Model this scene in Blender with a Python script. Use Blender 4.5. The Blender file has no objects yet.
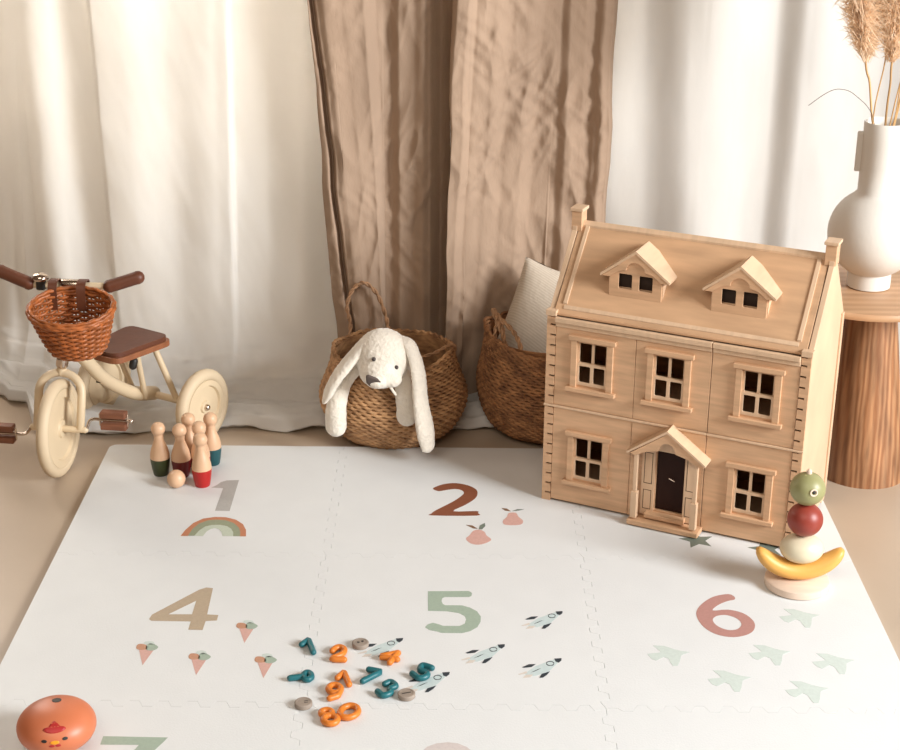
import bpy, math, random
from math import sin, cos, pi, radians, sqrt
from mathutils import Vector, Matrix, noise
from mathutils.geometry import tessellate_polygon
random.seed(7)
S = bpy.context.scene
COL = S.collection

# ------------------------------------------------------------ camera
cd = bpy.data.cameras.new('camera'); cam = bpy.data.objects.new('camera', cd); COL.objects.link(cam)
FPX, PITCH, ROLL, YAW, CAMH = 1574.65, 0.38092, 0.0075, -0.0045, 1.7213
cd.sensor_fit = 'HORIZONTAL'; cd.sensor_width = 36.0; cd.lens = FPX / 900 * 36.0
cd.clip_start = .05; cd.clip_end = 60
F_ = Vector((sin(YAW)*cos(PITCH), cos(YAW)*cos(PITCH), -sin(PITCH)))
R_ = Vector((cos(YAW), -sin(YAW), 0)); U_ = R_.cross(F_)
R2 = R_*cos(ROLL) + U_*sin(ROLL); U2 = U_*cos(ROLL) - R_*sin(ROLL)
M = Matrix((R2, U2, -F_)).transposed().to_4x4(); M.translation = Vector((0, 0, CAMH))
cam.matrix_world = M
S.camera = cam

# ------------------------------------------------------------ light and exposure
W = bpy.data.worlds.new('world'); S.world = W; W.use_nodes = True
W.node_tree.nodes['Background'].inputs[0].default_value = (1.0, .66, .42, 1)
W.node_tree.nodes['Background'].inputs[1].default_value = .14
def area(name, loc, target, sx, sy, power, color):
    l = bpy.data.lights.new(name, 'AREA'); l.shape = 'RECTANGLE'; l.size = sx; l.size_y = sy
    l.energy = power; l.color = color
    o = bpy.data.objects.new(name, l); COL.objects.link(o); o.location = loc
    o.rotation_euler = (Vector(target) - Vector(loc)).to_track_quat('-Z', 'Y').to_euler()
    return o
area('window_daylight', (4.3, .7, 2.4), (0, 3.3, .2), 1.8, 1.8, 450, (.97, .99, 1))
area('front_fill_light', (-.8, -.1, 3.5), (-.1, 3.4, .3), 3.0, 2.0, 64, (1, .90, .78))  # added soft fill from above and in front, not a real window
area('curtain_backlight', (-.95, 4.66, 1.35), (-.95, 3, 1.25), 2.4, 2.0, 140, (1, .93, .84))  # added backlight so the white curtain glows; no window exists there
S.view_settings.view_transform = 'Standard'; S.view_settings.look = 'None'
S.view_settings.gamma = 1; S.view_settings.use_curve_mapping = False
S.view_settings.exposure = 0.06

# ------------------------------------------------------------ materials
def nt(name):
    m = bpy.data.materials.new(name); m.use_nodes = True
    return m, m.node_tree, m.node_tree.nodes['Principled BSDF']
def mat(name, col, rough=.6, var=.08, scale=6, stretch=(1, 1, 1), bump=0, bscale=60, bstretch=None, metal=0, col2=None, sheen=0, coord='Object', wave=None, trans=0, spec=None):
    m, t, b = nt(name); N = t.nodes; L = t.links
    tc = N.new('ShaderNodeTexCoord')
    mp = N.new('ShaderNodeMapping'); mp.inputs['Scale'].default_value = stretch
    L.new(tc.outputs[coord], mp.inputs[0])
    no = N.new('ShaderNodeTexNoise'); no.inputs['Scale'].default_value = scale; no.inputs['Detail'].default_value = 6
    L.new(mp.outputs[0], no.inputs['Vector'])
    cr = N.new('ShaderNodeValToRGB')
    c1 = [max(0, c*(1-var)) for c in col]; c2 = col2 or [min(1, c*(1+var)) for c in col]
    cr.color_ramp.elements[0].position = .3; cr.color_ramp.elements[1].position = .7
    cr.color_ramp.elements[0].color = (*c1, 1); cr.color_ramp.elements[1].color = (*c2, 1)
    L.new(no.outputs[0], cr.inputs[0])
    out = cr.outputs[0]
    if wave:
        wv = N.new('ShaderNodeTexWave'); wv.inputs['Scale'].default_value = wave[0]; wv.inputs['Distortion'].default_value = wave[1]
        wv.inputs['Detail'].default_value = 3; wv.bands_direction = wave[3] if len(wave) > 3 else 'X'
        L.new(mp.outputs[0], wv.inputs['Vector'])
        mx = N.new('ShaderNodeMix'); mx.data_type = 'RGBA'; mx.blend_type = 'MULTIPLY'
        r2 = N.new('ShaderNodeValToRGB'); r2.color_ramp.elements[0].color = (*wave[2], 1); r2.color_ramp.elements[1].color = (1, 1, 1, 1)
        L.new(wv.outputs[0], r2.inputs[0]); mx.inputs[0].default_value = 1
        L.new(out, mx.inputs[6]); L.new(r2.outputs[0], mx.inputs[7]); out = mx.outputs[2]
    L.new(out, b.inputs['Base Color'])
    b.inputs['Roughness'].default_value = rough; b.inputs['Metallic'].default_value = metal
    if spec is not None: b.inputs['Specular IOR Level'].default_value = spec
    if sheen: b.inputs['Sheen Weight'].default_value = sheen
    if bump:
        mp2 = N.new('ShaderNodeMapping'); mp2.inputs['Scale'].default_value = bstretch or stretch
        L.new(tc.outputs[coord], mp2.inputs[0])
        n2 = N.new('ShaderNodeTexNoise'); n2.inputs['Scale'].default_value = bscale; n2.inputs['Detail'].default_value = 4
        L.new(mp2.outputs[0], n2.inputs['Vector'])
        bp = N.new('ShaderNodeBump'); bp.inputs['Strength'].default_value = bump; bp.inputs['Distance'].default_value = .004
        L.new(n2.outputs[0], bp.inputs['Height']); L.new(bp.outputs[0], b.inputs['Normal'])
    if trans:
        tr = N.new('ShaderNodeBsdfTranslucent'); ms = N.new('ShaderNodeMixShader'); ms.inputs[0].default_value = trans
        L.new(out, tr.inputs[0]); L.new(b.outputs[0], ms.inputs[1]); L.new(tr.outputs[0], ms.inputs[2])
        L.new(ms.outputs[0], N['Material Output'].inputs[0])
    return m
MT = {}
MT['floor'] = mat('floor_concrete', (.45, .355, .265), .38, .07, 2.2, bump=.05, bscale=30)
MT['wall'] = mat('wall_plaster', (.62, .56, .5), .8, .03)
MT['foam'] = mat('foam', (.70, .715, .715), .55, .015, 12, bump=.12, bscale=260)
MT['white_cloth'] = mat('white_cotton', (.76, .74, .705), .85, .03, 3, bump=.35, bscale=16, bstretch=(1, 1, .45), spec=.2, trans=.26)
MT['linen'] = mat('brown_linen', (.40, .285, .205), .9, .10, 5, (1, 1, .3), bump=.9, bscale=34, bstretch=(1, 1, .5), spec=.1)
MT['birch'] = mat('birch_plywood', (.62, .385, .225), .5, .14, 9, (1, 1, 9), bump=.05, bscale=60)
MT['birch_edge'] = mat('birch_edge', (.66, .46, .30), .5, .08, 9, (9, 1, 1))
MT['birch_roof'] = mat('birch_roof', (.57, .35, .20), .5, .12, 7, (1, 6, 6))
MT['burnt_and_shade'] = mat('burnt_slot_and_shade', (.035, .018, .01), .8)  # near-black for burnt cuts, also painted shade in slots and dormers
MT['dark_door'] = mat('dark_door', (.022, .007, .004), .5, spec=.15)
MT['oak'] = mat('oak', (.37, .185, .085), .6, .35, 7, (9, 9, .5), wave=(2.2, 9, (.62, .50, .40)), bump=.15, bscale=40)
MT['oak_top'] = mat('oak_top', (.55, .335, .19), .45, .12, 5, (.6, 6, 1), wave=(1.5, 3, (.85, .8, .75), 'Y'))
MT['ceramic'] = mat('cream_ceramic', (.71, .67, .61), .55, .02, 8, bump=.08, bscale=90)
MT['plume'] = mat('pampas_plume', (.95, .77, .58), .9, .06, 30, trans=.35)
MT['straw'] = mat('straw', (.52, .31, .13), .6, .3, 20, (1, 1, .2))
MT['twig'] = mat('twig', (.12, .09, .07), .7)
MT['seagrass'] = mat('seagrass', (.40, .195, .085), .75, .40, 30, (1, 1, 2.5), bump=.6, bscale=130, col2=(.64, .37, .18))
MT['seagrass_dark'] = mat('seagrass_dark', (.30, .125, .05), .75, .45, 26, (1, 1, 2), bump=.9, bscale=130, col2=(.46, .22, .09))
MT['rope'] = mat('rope', (.42, .24, .13), .8, .3, 60, bump=.5, bscale=120)
MT['plush'] = mat('plush', (.78, .71, .61), .95, .06, 40, bump=1.0, bscale=110, sheen=.5, spec=.1)
MT['plush_nose'] = mat('plush_nose', (.085, .06, .05), .8)
MT['bead'] = mat('eye_bead', (.05, .035, .03), .3)
MT['pillow'] = mat('pillow_weave', (.64, .56, .465), .9, .03, 20, wave=(60, .5, (.86, .84, .8), 'DIAGONAL'), bump=.4, bscale=90, spec=.1)
MT['cream_paint'] = mat('cream_paint', (.68, .54, .36), .4, .02)
MT['cream_tyre'] = mat('cream_rubber', (.64, .51, .345), .6, .03)
MT['leather'] = mat('brown_leather', (.115, .034, .014), .5, .15, 20, bump=.15, bscale=80)
MT['seat_wood'] = mat('seat_wood', (.27, .095, .038), .5, .15, 10, (1, 8, 1))
MT['pedal_wood'] = mat('pedal_wood', (.20, .075, .038), .55, .2, 20, (1, 1, 6))
MT['wicker'] = mat('wicker', (.36, .105, .026), .4, .4, 45, bump=.2, bscale=150)
MT['chrome'] = mat('chrome', (.62, .52, .44), .18, .02, metal=1)
MT['black'] = mat('black_plastic', (.02, .018, .016), .5)
MT['pin_wood'] = mat('pin_wood', (.66, .42, .26), .4, .08, 14, (1, 1, .3))
MT['toy_wood'] = mat('toy_wood', (.74, .58, .46), .5, .08, 14, (1, 6, 1))
for n, c in dict(pin_green=(.035, .045, .012), pin_red=(.42, .012, .010), pin_maroon=(.13, .008, .006), pin_navy=(.012, .02, .035), pin_teal=(.008, .07, .08),
                 toy_teal=(.01, .125, .145), toy_orange=(.66, .19, .022), apple_green=(.30, .29, .13), apple_red=(.27, .04, .025), egg_cream=(.68, .60, .43), banana=(.70, .38, .09),
                 chick=(.58, .17, .075), comb=(.42, .02, .02), beak=(.85, .33, .02)).items():
    MT[n] = mat(n, c, .42 if 'toy' not in n else .4, .05, 12)
MT['toy_grey'] = mat('toy_grey', (.30, .245, .20), .6, .15, 30)
for n, c in dict(grey=(.40, .39, .37), rust=(.48, .19, .095), sage_dark=(.27, .30, .20), sage_pale=(.50, .55, .45), brown=(.22, .068, .03), pink=(.60, .36, .31), leaf=(.22, .12, .07),
                 slate=(.16, .19, .155), tan=(.43, .34, .24), bird=(.56, .63, .59), rust_pale=(.50, .26, .16), sage=(.33, .41, .33), rocket=(.52, .61, .61), ink=(.025, .035, .045),
                 rust_faint=(.62, .56, .50), rose=(.44, .23, .20), pale_rose=(.58, .52, .50)).items():
    MT['ink_'+n] = mat('print_'+n, c, .6, .05, 200)

# ------------------------------------------------------------ mesh helpers
class B:
    def __init__(s): s.v = []; s.f = []
    def add(s, vs, fs, M=None):
        k = len(s.v); s.v += [tuple(M @ Vector(v)) if M else tuple(v) for v in vs]; s.f += [tuple(i+k for i in f) for f in fs]; return s
    def box(s, x0, x1, y0, y1, z0, z1, M=None, ch=0):
        if ch:
            c = ch; vs = []; 
            for z, ins in ((z0, c), (z0+c, 0), (z1-c, 0), (z1, c)):
                vs += [(x0+ins+(c if not ins else 0)*0, y0+ins, z), (x1-ins, y0+ins, z), (x1-ins, y1-ins, z), (x0+ins, y1-ins, z)]
            fs = [(3, 2, 1, 0), (12, 13, 14, 15)]
            for k in range(3):
                for i in range(4): j = (i+1) % 4; fs.append((4*k+i, 4*k+j, 4*k+4+j, 4*k+4+i))
            return s.add(vs, fs, M)
        vs = [(x0, y0, z0), (x1, y0, z0), (x1, y1, z0), (x0, y1, z0), (x0, y0, z1), (x1, y0, z1), (x1, y1, z1), (x0, y1, z1)]
        return s.add(vs, [(3, 2, 1, 0), (4, 5, 6, 7), (0, 1, 5, 4), (1, 2, 6, 5), (2, 3, 7, 6), (3, 0, 4, 7)], M)
    def plate(s, loops, t0, t1, axes='xz', M=None):
        """polygon with holes in the given plane, extruded from t0 to t1 along the third axis"""
        def P(p, t):
            if axes == 'xz': return (p[0], t, p[1])
            if axes == 'yz': return (t, p[0], p[1])
            return (p[0], p[1], t)
        flat = [p for l in loops for p in l]
        tris = tessellate_polygon([[Vector((p[0], p[1], 0)) for p in l] for l in loops])
        n = len(flat)
        vs = [P(p, t0) for p in flat] + [P(p, t1) for p in flat]
        fs = [tuple(t) for t in tris] + [tuple(n+i for i in reversed(t)) for t in tris]
        k = 0
        for l in loops:
            m = len(l)
            for i in range(m): j = (i+1) % m; fs.append((k+i, k+j, n+k+j, n+k+i))
            k += m
        return s.add(vs, fs, M)
    def tube(s, pts, r, seg=12, closed=False, caps=True, flat=None):
        pts = [Vector(p) for p in pts]; n = len(pts)
        rr = r if isinstance(r, (list, tuple)) else [r]*n
        k = len(s.v); up = None
        for i, p in enumerate(pts):
            if closed: d = pts[(i+1) % n] - pts[i-1]
            else: d = pts[min(i+1, n-1)] - pts[max(i-1, 0)]
            d.normalize()
            if up is None:
                up = Vector((0, 0, 1)) if abs(d.z) < .9 else Vector((0, 1, 0))
            a = d.cross(up)
            if a.length < 1e-4: a = d.orthogonal()
            a.normalize(); b = a.cross(d).normalized(); up = b
            fa, fb = flat or (1, 1)
            for j in range(seg):
                t = 2*pi*j/seg; s.v.append(tuple(p + a*(cos(t)*rr[i]*fa) + b*(sin(t)*rr[i]*fb)))
        m = n if closed else n-1
        for i in range(m):
            for j in range(seg):
                a0 = k+i*seg+j; a1 = k+i*seg+(j+1) % seg; i2 = (i+1) % n
                s.f.append((a0, a1, k+i2*seg+(j+1) % seg, k+i2*seg+j))
        if not closed and caps:
            for e, i in ((-1, 0), (1, n-1)):
                dd = (pts[1]-pts[0]) if i == 0 else (pts[-1]-pts[-2]); dd.normalize()
                c = len(s.v); s.v.append(tuple(pts[i] + dd*(e*rr[i]*(caps if caps is not True else 0))))
                for j in range(seg):
                    a0 = k+i*seg+j; a1 = k+i*seg+(j+1) % seg
                    s.f.append((a1, a0, c) if e < 0 else (a0, a1, c))
        return s
    def rtube(s, pts, r, seg=12, n=5):
        """tube with hemispherical ends"""
        pts = [Vector(p) for p in pts]; d0 = (pts[0]-pts[1]).normalized(); d1 = (pts[-1]-pts[-2]).normalized()
        rr = r if isinstance(r, (list, tuple)) else [r]*len(pts)
        A = [(pts[0]+d0*rr[0]*sin(a), rr[0]*cos(a)) for a in [pi/2*(1-k/n)*.99 for k in range(n)]]
        E = [(pts[-1]+d1*rr[-1]*sin(a), rr[-1]*cos(a)) for a in [pi/2*((k+1)/n)*.99 for k in range(n)]]
        return s.tube([a[0] for a in A]+pts+[e[0] for e in E], [a[1] for a in A]+rr+[e[1] for e in E], seg)
    def lathe(s, prof, seg=40, M=None):
        vs = []; fs = []; n = len(prof)
        for r, z in prof:
            for j in range(seg):
                t = 2*pi*j/seg; vs.append((r*cos(t), r*sin(t), z))
        for i in range(n-1):
            for j in range(seg):
                fs.append((i*seg+j, i*seg+(j+1) % seg, (i+1)*seg+(j+1) % seg, (i+1)*seg+j))
        if prof[0][0] > 0: fs.append(tuple(range(seg-1, -1, -1)))
        if prof[-1][0] > 0: fs.append(tuple((n-1)*seg+j for j in range(seg)))
        return s.add(vs, fs, M)
    def ball(s, c, r, seg=24, rings=14, M=None):
        rx, ry, rz = r if isinstance(r, (list, tuple)) else (r, r, r)
        vs = []; fs = []
        for i in range(rings+1):
            a = pi*i/rings
            for j in range(seg):
                t = 2*pi*j/seg; vs.append((c[0]+rx*sin(a)*cos(t), c[1]+ry*sin(a)*sin(t), c[2]-rz*cos(a)))
        for i in range(rings):
            for j in range(seg): fs.append((i*seg+j, i*seg+(j+1) % seg, (i+1)*seg+(j+1) % seg, (i+1)*seg+j))
        return s.add(vs, fs, M)
ROOTM = {}
def obj(name, b, m, parent=None, smooth=None, loc=None, world=False, weld=True, bevel=0, label=None):
    """link one mesh object; world=True: vertices are given in world space, and moved into the parent's (or loc's) frame"""
    vs = b.v
    if world:
        if parent: Mi = ROOTM[parent.name].inverted()
        else: Mi = Matrix.Translation(loc).inverted()
        vs = [tuple(Mi @ Vector(v)) for v in vs]
    me = bpy.data.meshes.new(name); me.from_pydata(vs, [], b.f); me.update()
    me.materials.append(MT[m] if isinstance(m, str) else m)
    import bmesh
    bm = bmesh.new(); bm.from_mesh(me)
    if weld: bmesh.ops.remove_doubles(bm, verts=bm.verts, dist=1e-6)
    bmesh.ops.recalc_face_normals(bm, faces=bm.faces); bm.to_mesh(me); bm.free()
    if smooth is not None:
        me.polygons.foreach_set('use_smooth', [True]*len(me.polygons))
        if smooth < 180: 
            try: me.set_sharp_from_angle(angle=radians(smooth))
            except Exception: pass
    o = bpy.data.objects.new(name, me); COL.objects.link(o)
    if parent: o.parent = parent
    if loc is not None: o.location = loc
    ROOTM[o.name] = ROOTM[parent.name].copy() if parent else Matrix.Translation(loc or (0, 0, 0))
    if bevel:
        bv = o.modifiers.new('bevel', 'BEVEL'); bv.width = bevel; bv.segments = 2; bv.limit_method = 'ANGLE'; bv.angle_limit = radians(40)
    if label: o['label'] = label
    return o
def tag(o, label, cat, group=None, kind=None):
    if kind: o['kind'] = kind
    if label: o['label'] = label
    if cat: o['category'] = cat
    if group: o['group'] = group
    return o
def thing(name, label, cat, loc=(0, 0, 0), rz=0, group=None):
    o = bpy.data.objects.new(name, None); COL.objects.link(o); o.empty_display_size = .05
    o.location = loc; o.rotation_euler = (0, 0, rz)
    ROOTM[o.name] = Matrix.Translation(loc) @ Matrix.Rotation(rz, 4, 'Z')
    return tag(o, label, cat, group)
def kids(o): return [c for c in COL.objects if c.parent == o]
def dup(o, loc, rz, label, group=None):
    r = o.copy(); COL.objects.link(r); r.location = loc; r.rotation_euler = (0, 0, rz); r['label'] = label
    for c in kids(o):
        d = c.copy(); COL.objects.link(d); d.parent = r
        for g in kids(c): h = g.copy(); COL.objects.link(h); h.parent = d
    return r
def smooth_path(P, n=6, closed=False):
    P = [Vector(p) for p in P]; out = []; N = len(P)
    rng = range(N) if closed else range(N-1)
    for i in rng:
        if closed: a, b, c, d = P[i-1], P[i], P[(i+1) % N], P[(i+2) % N]
        else: a, b, c, d = P[max(i-1, 0)], P[i], P[i+1], P[min(i+2, N-1)]
        for k in range(n):
            t = k/n
            out.append(.5*((2*b)+(c-a)*t+(2*a-5*b+4*c-d)*t*t+(3*b-a-3*c+d)*t**3))
    if not closed: out.append(P[-1])
    return out
def interp(cps, x):
    if x <= cps[0][0]: return cps[0][1]
    for (a, va), (b, vb) in zip(cps, cps[1:]):
        if x <= b:
            t = (x-a)/(b-a); t = t*t*(3-2*t); return va+(vb-va)*t
    return cps[-1][1]

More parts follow.
